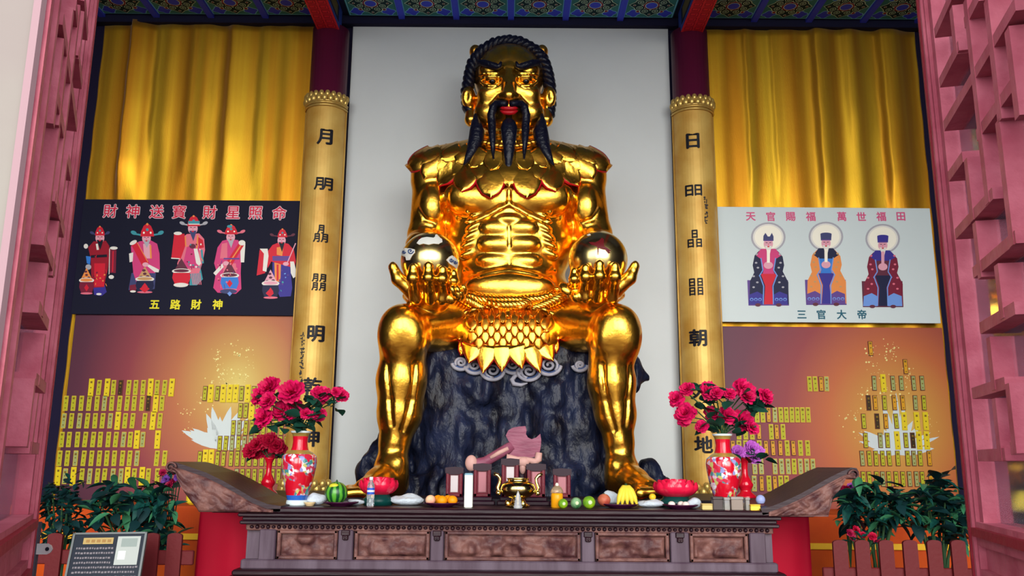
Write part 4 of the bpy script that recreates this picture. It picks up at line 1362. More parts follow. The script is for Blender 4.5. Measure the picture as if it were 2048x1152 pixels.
# necklace of small leaf scales
nk = MB()
for x in np.linspace(972, 1064, 13):
    nk.ell(cape.h1(x, 293 + 7 * math.cos((x - SX) / 30), .06), (.045, .03, .03), 8, 6)
nk.build('leaf_necklace', GOLD2, statue, True)

# ---- leaf skirt
SK = Field((-.9, 8.2, 2.3), (.85, 9.6, 3.5), .022)
SK.ell(q(1016, 660, 8.98), (.54, .34, .22), .1); SK.cap(q(960, 668, 8.78), q(1075, 668, 8.78), .20, .20, .1); SK.cap(q(968, 698, 8.74), q(1065, 698, 8.74), .15, .15, .1)
# ---- rope belts
def twisted(name, pts, r):
    px = np.array([a for a, b in pts], float); py = np.array([b for a, b in pts], float)
    s_ = np.linspace(0, len(px) - 1, 40); X = np.interp(s_, range(len(px)), px); Y = np.interp(s_, range(len(px)), py)
    p, n = B.hit(X, Y); p2, n2 = SK.hit(X, Y, 99.0); cl_ = p2[:, 1] < p[:, 1]; p = np.where(cl_[:, None], p2, p); n = np.where(cl_[:, None], n2, n); p = p + n * (r * np.where(cl_, 1.5, .8))[:, None]
    mb = MB()
    for i in range(39):
        d_ = p[i + 1] - p[i]; d_ /= np.linalg.norm(d_)
        up = np.cross(d_, n[i]); up /= np.linalg.norm(up) + 1e-9
        w_ = d_ * .75 + up * .66; w_ /= np.linalg.norm(w_); nn = n[i] - w_ * (n[i] @ w_); nn /= np.linalg.norm(nn); v_ = np.cross(nn, w_)
        mb.ell(p[i], (r * 1.45, r, r * .62), 8, 6, M=np.stack([w_, nn, v_], 1))
    mb.build(name, GOLD, statue, True)['kind'] = 'stuff'


twisted('rope_belt', [(908, 574), (930, 586), (960, 595), (1000, 600), (1040, 600), (1080, 595), (1115, 586), (1145, 572)], .06)
twisted('rope_belt', [(908, 592), (930, 608), (960, 619), (1000, 626), (1040, 626), (1080, 619), (1115, 608), (1140, 594)], .06)

SK.build('skirt_lining', mat('red_lining', (150, 22, 24), .4, .3), statue)
for (bx, by, tx, ty, w, l) in ((948, 634, 890, 652, 20, .05), (1088, 634, 1146, 652, 20, .05), (950, 640, 905, 676, 22, .05), (1085, 640, 1130, 676, 22, .05), (948, 650, 922, 712, 17, .06), (1088, 650, 1112, 708, 17, .06)):
    leaf(SK, bx, by, tx, ty, w, l, base_off=.03, Yf=8.72, red_w=1.15)
class FlatFront:
    def __init__(self, Y): self.Y = Y
    def hit(self, x, y, Yf=None):
        p = P(x, y, self.Y); p[:, 1] += ((p[:, 0] - XC) / .5) ** 2 * .10
        return P(x, y, p[:, 1]), np.tile(np.array([0, -1.0, 0]), (len(p), 1))
for i, (x, xt, yt, w_) in enumerate(((948, 938, 728, 24), (975, 966, 748, 25), (1003, 1004, 745, 25), (1031, 1044, 739, 25), (1060, 1080, 747, 24), (1086, 1106, 724, 22))):      # lower points with red edges
    leaf(FlatFront(SK.h1(1016, 692)[1] - .03), x, 692, xt, yt, w_, .04, base_off=.03, red_w=1.16, tri=True, ridge=.02)
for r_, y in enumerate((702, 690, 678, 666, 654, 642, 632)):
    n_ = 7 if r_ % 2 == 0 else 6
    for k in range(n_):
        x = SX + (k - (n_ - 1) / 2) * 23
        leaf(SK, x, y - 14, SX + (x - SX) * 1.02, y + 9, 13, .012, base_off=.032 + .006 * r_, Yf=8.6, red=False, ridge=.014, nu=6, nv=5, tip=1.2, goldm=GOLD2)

# ---- the two golden orbs with painted emblems
def on_orb(c, r, x, y, e=.004):
    """project the sight line of a photo pixel on the orb"""
    v = ray(x, y); v = v / np.linalg.norm(v); oc = CAM - c; b = v @ oc; dd = b * b - (oc @ oc - (r + e) ** 2)
    if dd < 0:
        p = CAM - v * b - c; return c + p / np.linalg.norm(p) * (r + e)
    return CAM + v * (-b - math.sqrt(dd))


def orb_patch(par, name, c, r, pix, mt, e=.004):
    """fine fan of a painted outline laid on the sphere"""
    cx_ = sum(p[0] for p in pix) / len(pix); cy_ = sum(p[1] for p in pix) / len(pix)
    mb = MB(); n = len(pix); R_ = 4
    vs = [on_orb(c, r, cx_, cy_, e)]
    for k in range(1, R_ + 1):
        for (x, y) in pix:
            vs.append(on_orb(c, r, cx_ + (x - cx_) * k / R_, cy_ + (y - cy_) * k / R_, e))
    fs = [(0, 1 + (i + 1) % n, 1 + i) for i in range(n)]
    for k in range(R_ - 1):
        for i in range(n):
            a_ = 1 + k * n; j = (i + 1) % n
            fs.append((a_ + i, a_ + j, a_ + n + j, a_ + n + i))
    mb.add(vs, fs); return mb.build(name, mt, par)


def zz(x, y):
    return (720 + x / 3.2, 420 + y / 3.2)


for s in (-1, 1):
    c = ORB[s]
    g = thing('golden_orb', 'polished gold ball with white rabbit and clouds held in statue hand' if s < 0 else 'polished gold ball with dark red bird held in statue hand', 'orb', c - np.array([0, 0, ORBR]), 'golden balls in the statue hands')
    MB().ell(c, ORBR, 48, 32).build('ball', ORBGOLD, g, True)
    if s < 0:
        wm = mat('orb_white', (210, 208, 200), .4)
        orb_patch(g, 'rabbit_body', c, ORBR, [zz(*p) for p in [(362, 212), (378, 190), (395, 178), (425, 172), (455, 175), (490, 180), (515, 190), (520, 205), (505, 218), (470, 215), (440, 222), (405, 215), (380, 222)]], wm)
        orb_patch(g, 'rabbit_head', c, ORBR, [zz(*p) for p in [(465, 190), (475, 172), (500, 170), (525, 185), (528, 205), (510, 212), (480, 208)]], wm, .005)
        orb_patch(g, 'rabbit_ear', c, ORBR, [zz(*p) for p in [(478, 178), (482, 158), (492, 155), (512, 176), (500, 182)]], wm, .005)
        for pts in ([(255, 270), (262, 250), (285, 243), (320, 245), (350, 252), (352, 272), (335, 290), (318, 320), (295, 322), (290, 300), (265, 290)], [(553, 320), (570, 300), (590, 290), (612, 305), (628, 325), (630, 350), (620, 378), (600, 360), (575, 345)], [(285, 450), (310, 440), (335, 445), (330, 462), (300, 465)]):
            orb_patch(g, 'cloud', c, ORBR, [zz(*p) for p in pts], wm)
        sw = MB()
        for (cx_, cy_, r_) in ((322, 262, 20), (280, 268, 12), (585, 320, 14), (610, 335, 12)):
            sw.tube([on_orb(c, ORBR, *zz(cx_ + r_ * (1 - t / 9) * math.cos(t), cy_ + r_ * (1 - t / 9) * math.sin(t)), .008) for t in np.linspace(0, 8, 16)], .006, 5)
        sw.build('cloud_swirls', CLOUDB, g)
    else:
        bm2 = mat('orb_maroon', (96, 18, 24), .4)
        for nm, pts in (('bird_body', [(1462, 205), (1490, 205), (1520, 210), (1545, 222), (1580, 240), (1608, 262), (1590, 262), (1570, 255), (1548, 250), (1525, 240), (1505, 228), (1480, 222)]), ('bird_wing', [(1500, 210), (1530, 195), (1548, 176), (1562, 188), (1560, 215), (1565, 235), (1540, 232), (1515, 225)]), ('bird_leg', [(1518, 235), (1528, 238), (1526, 288), (1520, 288)]), ('bird_tail', [(1560, 245), (1575, 245), (1605, 275), (1590, 278)])):
            orb_patch(g, nm, c, ORBR, [zz(*p) for p in pts], bm2)
        orb_patch(g, 'cloud', c, ORBR, [zz(*p) for p in [(1450, 160), (1470, 150), (1478, 160), (1460, 166)]], mat('orb_white', (210, 208, 200), .4))
        orb_patch(g, 'cloud', c, ORBR, [zz(*p) for p in [(1645, 470), (1660, 440), (1682, 440), (1685, 475), (1665, 480)]], mat('orb_white', (210, 208, 200), .4))

# ---- rock throne
RK = Field((-1.75, 8.25, 1.1), (1.65, 10.1, 3.05), .02)
RK.box((XC, 9.35, 1.95), (.92, .62, .78), .14, .1)
RK.box((XC, 9.38, 1.55), (1.06, .66, .5), .2, .12)
RK.box((XC, 9.40, 1.28), (1.16, .78, .22), .12, .12)
RK.ell(q(1268, 755, 9.1), (.10, .2, .26), .08); RK.ell(q(1285, 950, 8.9), (.14, .2, .2), .08); RK.ell(q(1330, 982, 8.7), (.2, .2, .08), .06)
RK.ell(q(748, 955, 8.9), (.14, .2, .28), .08); RK.ell(q(770, 920, 8.9), (.14, .2, .3), .08)
X_, Y_, Z_ = np.meshgrid(*RK.A, indexing='ij')
nz = value_noise(X_ * 5.5, Y_ * 4, Z_ * 2.6, 1) * .15 + value_noise(X_ * 12, Y_ * 9, Z_ * 7, 2) * .11 + np.abs(value_noise(X_ * 3.1, Y_ * 3, Z_ * 1.0, 3) - .5) * .25
RK.F = (RK.F + (nz - .16)).astype(np.float32)
rock = thing('rock_throne', 'dark navy carved rock seat under the golden statue', 'rock', (XC, 9.3, 1.22))
RK.build('rock', ROCK, rock)
cl = MB(); clb = MB()
def spiral(cx_, cy_, r_, turns, dirn, ph):
    out = []
    for t in np.linspace(0, 1, 26):
        a_ = ph + dirn * turns * 2 * PI * t; rr = r_ * (1 - .86 * t)
        out.append((cx_ + rr * math.cos(a_), cy_ + rr * math.sin(a_) * .85))
    return out
def on_rock(pts, off=.03):
    p, n = RK.hit([a for a, b in pts], [b for a, b in pts]); yb = np.minimum(p[:, 1], np.median(p[:, 1]) + .05)
    return [np.array(P(a, b, y_ - off)) for (a, b), y_ in zip(pts, yb)]
for (cx_, cy_, r_, d_, ph) in ((922, 725, 12, 1, 2.5), (950, 731, 14, -1, .5), (985, 741, 17, 1, 1.5), (1027, 729, 16, -1, 1.2), (1058, 742, 17, 1, 1.8), (1098, 730, 18, -1, .8), (1160, 730, 9, 1, 2)):
    cl.tube(on_rock(spiral(cx_, cy_, r_, 1.7, d_, ph)), .016, 6)
    cl.tube(on_rock([(cx_ + (r_ + 6) * math.cos(t), cy_ + (r_ + 5) * .85 * math.sin(t)) for t in np.linspace(.1, PI - .1, 12)], .035), .020, 6)
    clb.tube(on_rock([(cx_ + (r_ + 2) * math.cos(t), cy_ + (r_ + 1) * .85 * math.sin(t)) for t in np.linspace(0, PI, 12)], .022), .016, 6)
cl.tube(on_rock([(1045, 745), (1030, 752), (1024, 760), (1028, 768), (1042, 770), (1055, 766)]), [.018, .024, .028, .026, .02, .008], 6)
cl.build('carved_cloud', CLOUDW, rock, True); clb.build('carved_cloud_blue', CLOUDB, rock, True)['kind'] = 'stuff'  # blue lines of the motif, between the white scrolls
# ================================================================== platform, altar table and offerings
REDCL = mat('red_cloth', (206, 14, 52), .7)
ZT = 1.155        # top of the altar table
ZPL = 1.215       # top of the platform the statue stands on
pf = MB()
pf.box((-2.72, 7.86, 0), (2.62, 9.82, ZPL - .015))
tag(pf.build('statue_platform', mat('platform_wood', (34, 26, 38), .5), None, loc=(XC, 8.9, 0)), 'low dark platform under the statue hidden behind the altar table', 'platform')
# red cloth over it, falling in soft folds at the front
n_ = 160
xs = np.linspace(-2.76, 2.66, n_)
wav = .018 * np.sin(xs * 9) + .012 * np.sin(xs * 23 + 1)
prof = [(7.845, 1.13), (7.83, 1.128), (7.82, 1.0), (7.815, .55), (7.81, .15)]
G = np.array([[(x, y - (w * min(1, (ZPL - z) * 2) if z < ZPL - .05 else 0), z - (.001 if z == ZPL else 0)) for x, w in zip(xs, wav)] for y, z in prof])
cl_ = MB().grid(G)
o = cl_.build('red_altar_cloth', REDCL, None, True, loc=(XC, 7.83, .15)); sd = o.modifiers.new('thick', 'SOLIDIFY'); sd.thickness = .004; sd.offset = -1
tag(o, 'bright red cloth hanging behind both ends of the carved altar table', 'cloth')

table = thing('altar_table', 'long dark rosewood altar table with carved apron and upswept ends', 'table', (XC, 7.4, 0))
Y0, Y1 = 7.0, 7.78
XL, XR = P(395, 1018, Y0)[0], P(1657, 1024, Y0)[0]
tt_ = MB(); tt_.box((XL + .10, Y0, ZT - .045), (XR - .10, Y1, ZT), bev=.012); tt_.build('tabletop', WOOD, table)
lip = MB()
for z0_, z1_, ins in ((-.075, -.045, .02), (-.105, -.075, .05), (-.135, -.105, .035)):
    lip.box((-2.20 + ins, Y0 + ins, ZT + z0_), (2.19 - ins, Y1 - ins, ZT + z1_), bev=.008)
lip.build('top_moulding', WOOD, table)
for s, X_e in ((-1, XL), (1, XR)):
    # upswept scroll end: cross-section swept along the depth of the table
    if s < 0:
        prof_px = [(562, 1012), (535, 1008), (505, 996), (475, 978), (445, 961), (412, 945), (380, 934), (356, 926)]
        scroll = [(343, 923), (335, 929), (334, 938), (341, 944), (349, 941), (351, 935)]
        low = [(352, 945), (356, 960), (366, 980), (380, 1000), (395, 1018)]
    else:
        prof_px = [(1522, 1018), (1545, 1012), (1572, 1001), (1600, 988), (1627, 973), (1655, 957), (1683, 943), (1703, 935)]
        scroll = [(1713, 936), (1718, 944), (1715, 955), (1706, 959), (1697, 956), (1695, 949)]
        low = [(1690, 958), (1680, 978), (1668, 996), (1662, 1010), (1657, 1024)]
    top = [P(x, y, Y0) for x, y in prof_px]; sc = [P(x, y, Y0) for x, y in scroll]; lo = [P(x, y, Y0) for x, y in low]
    base = [np.array([lo[-1][0] + s * -.02, Y0, ZT - .045]), np.array([top[0][0], Y0, ZT - .045])]
    th = .06
    wing = MB()
    path = top + sc
    # swept slab (thickness below) ---------------------------------------------------
    inner = []
    for i, p in enumerate(path):
        a_, b_ = path[max(i - 1, 0)], path[min(i + 1, len(path) - 1)]
        t = (b_ - a_); t /= np.linalg.norm(t)
        nrm = np.array([-t[2], 0, t[0]]) * (1 if s < 0 else -1)
        tk = th * (.5 + .5 * (1 - abs(i - 4) / 10.)) if i < 8 else th * max(.25, .62 - .1 * (i - 7))
        inner.append(p + nrm * tk)
    offv = np.array([0, Y1 - Y0, 0])
    poly = path + inner[::-1]
    wing.prism(poly if s < 0 else poly[::-1], offv)
    wing.build('upswept_end', WOOD, table)
    # carved cheek at the front: relief height field clipped to the profile
    ck = MB()
    nx_, nz_ = 46, 16
    xs_ = np.linspace(top[0][0] + s * .06, sc[2][0] * 1.0 - s * .02, nx_)
    tx = np.array([p[0] for p in path[:10]]); tz = np.array([p[2] for p in path[:10]])
    o_ = np.argsort(tx); upz = np.interp(xs_, tx[o_], tz[o_]) - .038
    bx_ = np.array([p[0] for p in lo]); bz = np.array([p[2] for p in lo]); o_ = np.argsort(bx_)
    loz = np.where((xs_ - lo[-1][0]) * s > 0, np.interp(xs_, bx_[o_], bz[o_]), ZT - .04)
    loz = np.minimum(loz, upz - .004)
    Gk = np.zeros((nx_, nz_, 3))
    for i in range(nx_):
        for j in range(nz_):
            z = loz[i] + (upz[i] - loz[i]) * j / (nz_ - 1)
            e = min(1, min(j, nz_ - 1 - j, i, nx_ - 1 - i) / 2)
            hh = .030 * e * (.3 + abs(math.sin(xs_[i] * 34 + 3 * math.sin(z * 30))) * abs(math.cos(z * 38 + 2 * math.sin(xs_[i] * 19))))
            Gk[i, j] = (xs_[i], Y0 - .004 - hh, z)
    ck.grid(Gk, flip=(s > 0)); Gb = Gk.copy(); Gb[:, :, 1] = Y0 + .03; ck.grid(Gb, flip=(s < 0))
    # close the sides of the cheek
    n0 = nx_ * nz_
    rim_ = [i * nz_ for i in range(nx_)] + [(nx_ - 1) * nz_ + j for j in range(1, nz_)] + [i * nz_ + nz_ - 1 for i in range(nx_ - 2, -1, -1)] + [j for j in range(nz_ - 2, 0, -1)]
    for i in range(len(rim_)):
        a_, b_ = rim_[i], rim_[(i + 1) % len(rim_)]
        ck.f.append((a_, b_, b_ + n0, a_ + n0)); ck.mi.append(0)
    ck.build('carved_cheek', WOODC, table, True)
    # spiral boss at the scroll
    c_ = (sc[1] + sc[4]) / 2
    MB().tube([c_ + np.array([(.045 - .0045 * t) * math.cos(t) * -s, -.012, (.045 - .0045 * t) * math.sin(t)]) for t in np.linspace(0, 9, 30)], .009, 6).build('scroll_volute', WOODC, table, True)

# waist with framed carved panels
def relief(x0, x1, z0, z1, seed, y):
    nx_, nz_ = max(20, int((x1 - x0) / .010)), max(12, int((z1 - z0) / .010))
    X, Z = np.meshgrid(np.linspace(x0, x1, nx_), np.linspace(z0, z1, nz_), indexing='ij')
    h = np.zeros_like(X)
    v = value_noise(X * 9 + seed * 3, Z * 11 + 5, X * 0 + seed * .7, 4); w = value_noise(X * 20 + seed, Z * 22, X * 0 + seed, 5)
    h = np.clip((v - .42) * 5, 0, 1) * .036 + np.clip((w - .4) * 3, 0, 1) * .018
    e = np.minimum.reduce([X - x0, x1 - X, Z - z0, z1 - Z]); h *= np.clip(e / .025, 0, 1)
    G = np.stack([X, y - h, Z], -1)
    return MB().grid(G, flip=False)


yw = Y0 + .10
def tz_(py):
    return P(1022, py, yw)[2]
zt1, zt0 = ZT - .125, tz_(1134)
wb = MB(); wb.box((-2.13, yw + .05, zt0 - .02), (2.12, Y1 - .1, zt1 + .02)); wb.build('waist_core', WOODG, table)
rail = MB(); rail.box((-2.13, yw, zt1 - .06), (2.12, yw + .06, zt1 + .01), bev=.006); rail.build('upper_rail', WOODC, table)
bead = MB()
for k in range(96):
    x = -2.08 + 4.15 * k / 95
    bead.ell((x, yw - .006, zt1 - .032), (.017, .016, .013 + .004 * (k % 2)), 8, 6)
bo = bead.build('bead_moulding', WOOD, table, True); bo['kind'] = 'stuff'
lr = MB(); lr.box((-2.15, yw - .02, zt0 - .03), (2.14, yw + .08, zt0 + .045), bev=.01); lr.build('lower_rail', WOODG, table)
bs = MB(); bs.box((-2.2, yw - .07, zt0 - .075), (2.19, Y1 - .05, zt0 - .03), bev=.012); bs.box((-2.24, yw - .11, zt0 - .16), (2.23, Y1 - .03, zt0 - .08), bev=.012); bs.build('base_moulding', WOOD, table)
for (a, b) in ((518, 551), (676, 706), (861, 887), (1163, 1189), (1341, 1378), (1499, 1531)):
    xa, xb = P(a, 1090, yw)[0], P(b, 1090, yw)[0]
    st = MB().box((xa, yw - .012, zt0 + .04), (xb, yw + .06, zt1 - .05), bev=.008).build('stile', WOODG, table)
    if 600 < a < 1450:
        xm = (xa + xb) / 2
        pd = MB(); pd.box((xm - .035, yw - .03, zt1 - .095), (xm + .035, yw - .008, zt1 - .05), bev=.006); pd.box((xm - .024, yw - .036, zt1 - .13), (xm + .024, yw - .01, zt1 - .09), bev=.008); pd.ell((xm, yw - .036, zt1 - .11), (.010, .006, .010), 8, 6)
        pd.build('pendant_block', WOOD, table)
for i, (a, b) in enumerate(((553, 674), (708, 859), (889, 1161), (1191, 1339), (1380, 1497))):
    xa, xb = P(a, 1090, yw)[0], P(b, 1090, yw)[0]
    z0_, z1_ = zt0 + .045, zt1 - .055
    fr = MB(); t = .03
    for lo_, hi_ in (((xa, yw, z0_), (xb, yw + .05, z0_ + t)), ((xa, yw, z1_ - t), (xb, yw + .05, z1_)), ((xa, yw, z0_), (xa + t, yw + .05, z1_)), ((xb - t, yw, z0_), (xb, yw + .05, z1_))):
        fr.box(lo_, hi_, bev=.008)
    pn = relief(xa + t, xb - t, z0_ + t, z1_ - t, i + 1.3, yw + .04).build('carved_panel', WOODC, table, True)
    fr.build('panel_frame', WOODC, pn)
for sx in (-1, 1):
    for yy in (Y0 + .14, Y1 - .22):
        lg = MB(); cx_ = XC + sx * 2.02
        lg.box((cx_ - .06, yy, 0), (cx_ + .06, yy + .12, zt0 - .14), bev=.012); lg.ell((cx_, yy + .06, .06), (.09, .09, .06), 12, 8)
        lg.build('leg', WOOD, table)

# ------------------------------------------------------------------ offerings
def at(x, Y, z=None):
    """point above the table (or platform) in the column of photo pixel x at depth Y"""
    z = (ZT if Y < 7.8 else ZPL) if z is None else z
    yy = 1000
    p = P(x, yy, Y); return np.array([p[0], Y, z])


DARKPL = mat('plate_purple', (66, 20, 52), .2)
def plate(x, Y, r, label, group='purple offering plates'):
    c = at(x, Y)
    o = MB().lathe(c, [(r * .55, 0), (r * .6, .006), (r * .95, .026), (r, .034), (r * .97, .036), (r * .6, .014), (0.001, .012)], 28, cap=False).build('plate', DARKPL, None, True, loc=c)
    tag(o, label, 'plate', group); return c


# big floral vases
PORC = mat('porcelain_red', (204, 16, 40), .12, coat=.6); PORW = mat('porcelain_white', (214, 226, 226), .15, coat=.5); PORB = mat('porcelain_blue', (44, 96, 186), .15, coat=.5); PORG = mat('porcelain_gold', (190, 160, 80), .25, .4)
def floral():
    mm = bpy.data.materials.new('porcelain_floral'); mm.use_nodes = True
    nt = mm.node_tree; b = nt.nodes['Principled BSDF']; b.inputs['Roughness'].default_value = .14; b.inputs['Coat Weight'].default_value = .5
    tc = nt.nodes.new('ShaderNodeTexCoord')
    vo = nt.nodes.new('ShaderNodeTexVoronoi'); vo.inputs['Scale'].default_value = 34
    no = nt.nodes.new('ShaderNodeTexNoise'); no.inputs['Scale'].default_value = 7.5; no.inputs['Detail'].default_value = 2
    r1 = nt.nodes.new('ShaderNodeValToRGB'); r1.color_ramp.interpolation = 'CONSTANT'
    cols = [(0, (206, 40, 66)), (.2, (224, 196, 214)), (.38, (206, 70, 96)), (.5, (240, 234, 236)), (.66, (150, 150, 204)), (.78, (196, 188, 110)), (.88, (70, 140, 140))]
    while len(r1.color_ramp.elements) < len(cols):
        r1.color_ramp.elements.new(.5)
    for e, (p, c) in zip(r1.color_ramp.elements, cols):
        e.position = p; e.color = (*lin(c), 1)
    sp = nt.nodes.new('ShaderNodeSeparateColor')
    r2 = nt.nodes.new('ShaderNodeValToRGB'); r2.color_ramp.elements[0].position = .45; r2.color_ramp.elements[1].position = .50
    mx_ = nt.nodes.new('ShaderNodeMix'); mx_.data_type = 'RGBA'
    mx_.inputs[6].default_value = (*lin((204, 16, 40)), 1)
    L = nt.links.new
    L(tc.outputs['Object'], vo.inputs['Vector']); L(tc.outputs['Object'], no.inputs['Vector'])
    L(vo.outputs['Color'], sp.inputs[0]); L(sp.outputs[0], r1.inputs[0]); L(no.outputs[0], r2.inputs[0]); L(r2.outputs[0], mx_.inputs[0]); L(r1.outputs[0], mx_.inputs[7]); L(mx_.outputs[2], b.inputs['Base Color'])
    return mm


FLOR = floral()
def big_vase(x, Y, label):
    c = at(x, Y); H = P(x, 862 if x < 1000 else 868, Y)[2] - c[2]
    g = thing('floral_vase', label, 'vase', c, 'pair of large floral vases')
    k = H / .62
    def L(name, pr, mt):
        MB().lathe(c, [(r * k, h * k) for r, h in pr], 36, cap=False).build(name, mt, g, True)
    L('foot', [(0.001, 0), (.088, 0), (.092, .01), (.088, .04), (.082, .045)], PORW)
    L('foot_band', [(.082, .045), (.086, .06), (.092, .085)], PORB)
    L('body', [(.092, .085), (.105, .13), (.128, .22), (.145, .31), (.150, .37), (.142, .41), (.125, .425)], FLOR)
    L('shoulder_band', [(.125, .425), (.105, .442), (.075, .458)], PORG)
    L('neck', [(.075, .458), (.066, .49), (.062, .53), (.066, .575)], PORC)
    L('lip_band', [(.066, .575), (.070, .59), (.080, .603)], PORG)
    L('rim', [(.080, .603), (.086, .615), (.085, .62), (.070, .615), (.058, .58), (.055, .50)], PORW)
    return c + np.array([0, 0, H])


def red_vase(x, Y, ytop, label):
    c = at(x, Y); H = P(x, ytop, Y)[2] - c[2]
    o = MB().lathe(c, [(r * H, h * H) for r, h in ((0.001, 0), (.26, 0), (.27, .02), (.24, .07), (.15, .14), (.13, .2), (.18, .27), (.2, .33), (.15, .43), (.085, .56), (.075, .7), (.085, .85), (.13, .96), (.15, 1.0), (.13, .995), (.07, .85), (.06, .7))], 28, cap=False).build('slender_vase', PORC, None, True, loc=c)
    tag(o, label, 'vase', 'pair of slender red vases'); return c + np.array([0, 0, H])


vL = big_vase(594, 7.35, 'large red vase painted with flowers, left of the watermelon')
vR = big_vase(1450, 7.42, 'large red vase painted with flowers, behind clear boxes at right')
rL = red_vase(534, 8.15, 915, 'slender red vase holding dark red flowers, behind the left floral vase')
rR = red_vase(1492, 8.15, 915, 'slender red vase holding purple flowers, behind the right floral vase')

# ---- flowers
def petal_flower(seed, ruffle=.26):
    rs = random.Random(seed); mb = MB()
    for ring, (n, R_, tilt, w) in enumerate(((9, 1.0, .12, .46), (9, .92, .45, .42), (8, .78, .8, .36), (7, .58, 1.1, .30), (5, .36, 1.4, .24))):
        for k in range(n):
            a = 2 * PI * (k + .37 * ring) / n + rs.uniform(-.15, .15)
            L = R_ * rs.uniform(.88, 1.1); G = np.zeros((4, 4, 3))
            for i, u in enumerate((0, .35, .7, 1)):
                el = tilt + .55 * u * (1 - ring * .1)
                rad = L * (u * math.cos(tilt) * .95 + .05); z = L * (u ** 1.3) * math.sin(tilt) * .9 - (.12 * u if ring == 0 else 0)
                for j, v in enumerate((-1, -.35, .35, 1)):
                    ww = w * math.sin(PI * min(.92, .12 + .72 * u)) * L
                    px = rad - .12 * ww * v * v; py = v * ww
                    G[i, j] = (px * math.cos(a) - py * math.sin(a), px * math.sin(a) + py * math.cos(a), z + ruffle * rs.uniform(-.5, .8) * u)
            mb.grid(G)
    o = mb.build('tmp', MATS_CUR, None, True); me = o.data; me.name = 'blossom'; bpy.data.objects.remove(o); return me


def leaf_mesh(mt, w=.34, seed=0):
    G = np.zeros((6, 3, 3))
    for i, u in enumerate(np.linspace(0, 1, 6)):
        ww = w * math.sin(PI * u ** .8) ** .8 if 0 < u < 1 else 0.02
        for j, v in enumerate((-1, 0, 1)):
            G[i, j] = (u, v * ww, .10 * abs(v) * ww / w - .22 * u * u)
    o = MB().grid(G).build('tmp', mt, None, True); me = o.data; me.name = 'leaf'; bpy.data.objects.remove(o); return me


MATS_CUR = mat('peony_pink', (214, 16, 92), .55, rgb2=(186, 8, 66), vscale=2); PEO = [petal_flower(i) for i in range(3)]
MATS_CUR = mat('flower_darkred', (172, 10, 50), .55); DKR = [petal_flower(i + 5) for i in range(2)]
MATS_CUR = mat('flower_purple', (196, 100, 204), .55); PUR = [petal_flower(i + 8) for i in range(2)]
FLG = leaf_mesh(mat('bouquet_leaf', (24, 66, 52), .5), .36)
STEM = mat('stem_green', (40, 70, 40), .6)


def aim(dirv):
    z = Vector(dirv).normalized(); return z.to_track_quat('Z', 'Y').to_euler()


def bouquet(label, cat, mouth, flowers, Yb, meshes, leaves, spread, lsize, group=None, seed=0):
    g = thing('flower_bouquet', label, cat, mouth - np.array([0, 0, .02]), group)
    rs = random.Random(seed)
    sm_ = MB(); base = mouth - np.array([0, 0, .12])
    for i, (x, y, r) in enumerate(flowers):
        Y = Yb + rs.uniform(-.07, .07)
        p = P(x, y, Y); s = r * 1.22 * mpp(p)
        dv = np.array([(p[0] - mouth[0]) * 1.2, -.75, .25 + .4 * (p[2] - mouth[2])])
        c = copy_at(meshes[i % len(meshes)], g, p, rot=aim(dv), scale=s)
        mid = (p + mouth) / 2 + np.array([0, .03, .04])
        sm_.tube([base, mouth + (p - mouth) * .12, mid, p + np.array([0, .03, -.02])], .006, 5)
    sm_.build('stems', STEM, g)
    for k in range(leaves):
        x, y = rs.choice(spread); p = P(x + rs.gauss(0, 9), y + rs.gauss(0, 7), Yb + rs.uniform(-.06, .10))
        copy_at(FLG, g, p, rot=(rs.uniform(-.9, .9), rs.uniform(-.9, .5), rs.uniform(0, 6.28)), scale=lsize * rs.uniform(.7, 1.25))
    return g


def Lz(x, y, r): return (480 + x / 3.84, 740 + y / 3.84, r / 3.84)
def Rz(x, y, r): return (1280 + x / 3.84, 740 + y / 3.84, r / 3.84)
bouquet('large bright pink peony bunch in the left floral vase', 'flowers', vL,
        [Lz(*a) for a in ((225, 135, 80), (150, 205, 62), (215, 240, 62), (392, 170, 88), (410, 285, 72), (320, 315, 68), (385, 350, 55), (185, 365, 70), (160, 405, 45), (620, 195, 68), (775, 190, 52), (738, 170, 34), (605, 345, 50), (505, 335, 42))],
        7.32, PEO, 90, [(585, 845), (600, 850), (615, 845), (570, 850), (628, 815), (550, 800), (540, 845), (640, 800), (660, 795), (678, 805), (620, 800), (608, 835), (530, 850), (630, 850)], .12, 'large pink peony bunches', 2)
bouquet('large bright pink peony bunch in the right floral vase', 'flowers', vR,
        [Rz(*a) for a in ((360, 150, 52), (280, 225, 56), (350, 335, 72), (340, 385, 50), (540, 165, 70), (590, 175, 45), (690, 185, 42), (800, 155, 80), (825, 205, 55), (965, 205, 58), (560, 345, 62), (670, 350, 62), (790, 390, 78), (860, 440, 50), (475, 435, 44))],
        7.40, PEO, 90, [(1440, 855), (1455, 860), (1425, 855), (1470, 850), (1400, 790), (1420, 800), (1395, 820), (1470, 800), (1500, 800), (1510, 810), (1450, 800), (1405, 835), (1485, 850)], .12, 'large pink peony bunches', 3)
bouquet('small dark red flower bunch in the left slender vase', 'flowers', rL,
        [(500, 902, 13), (512, 890, 13), (525, 885, 14), (540, 882, 15), (552, 892, 14), (562, 898, 11), (530, 903, 13), (545, 905, 12), (515, 907, 11)], 8.13, DKR, 14, [(530, 910), (505, 912), (555, 912), (540, 895)], .09, None, 4)
bouquet('small purple flower bunch in the right slender vase', 'flowers', rR,
        [(1475, 905, 13), (1490, 908, 13), (1503, 897, 14), (1515, 905, 13), (1508, 915, 12), (1496, 912, 11)], 8.13, PUR, 14, [(1500, 920), (1515, 920), (1490, 922), (1525, 918)], .10, None, 5)

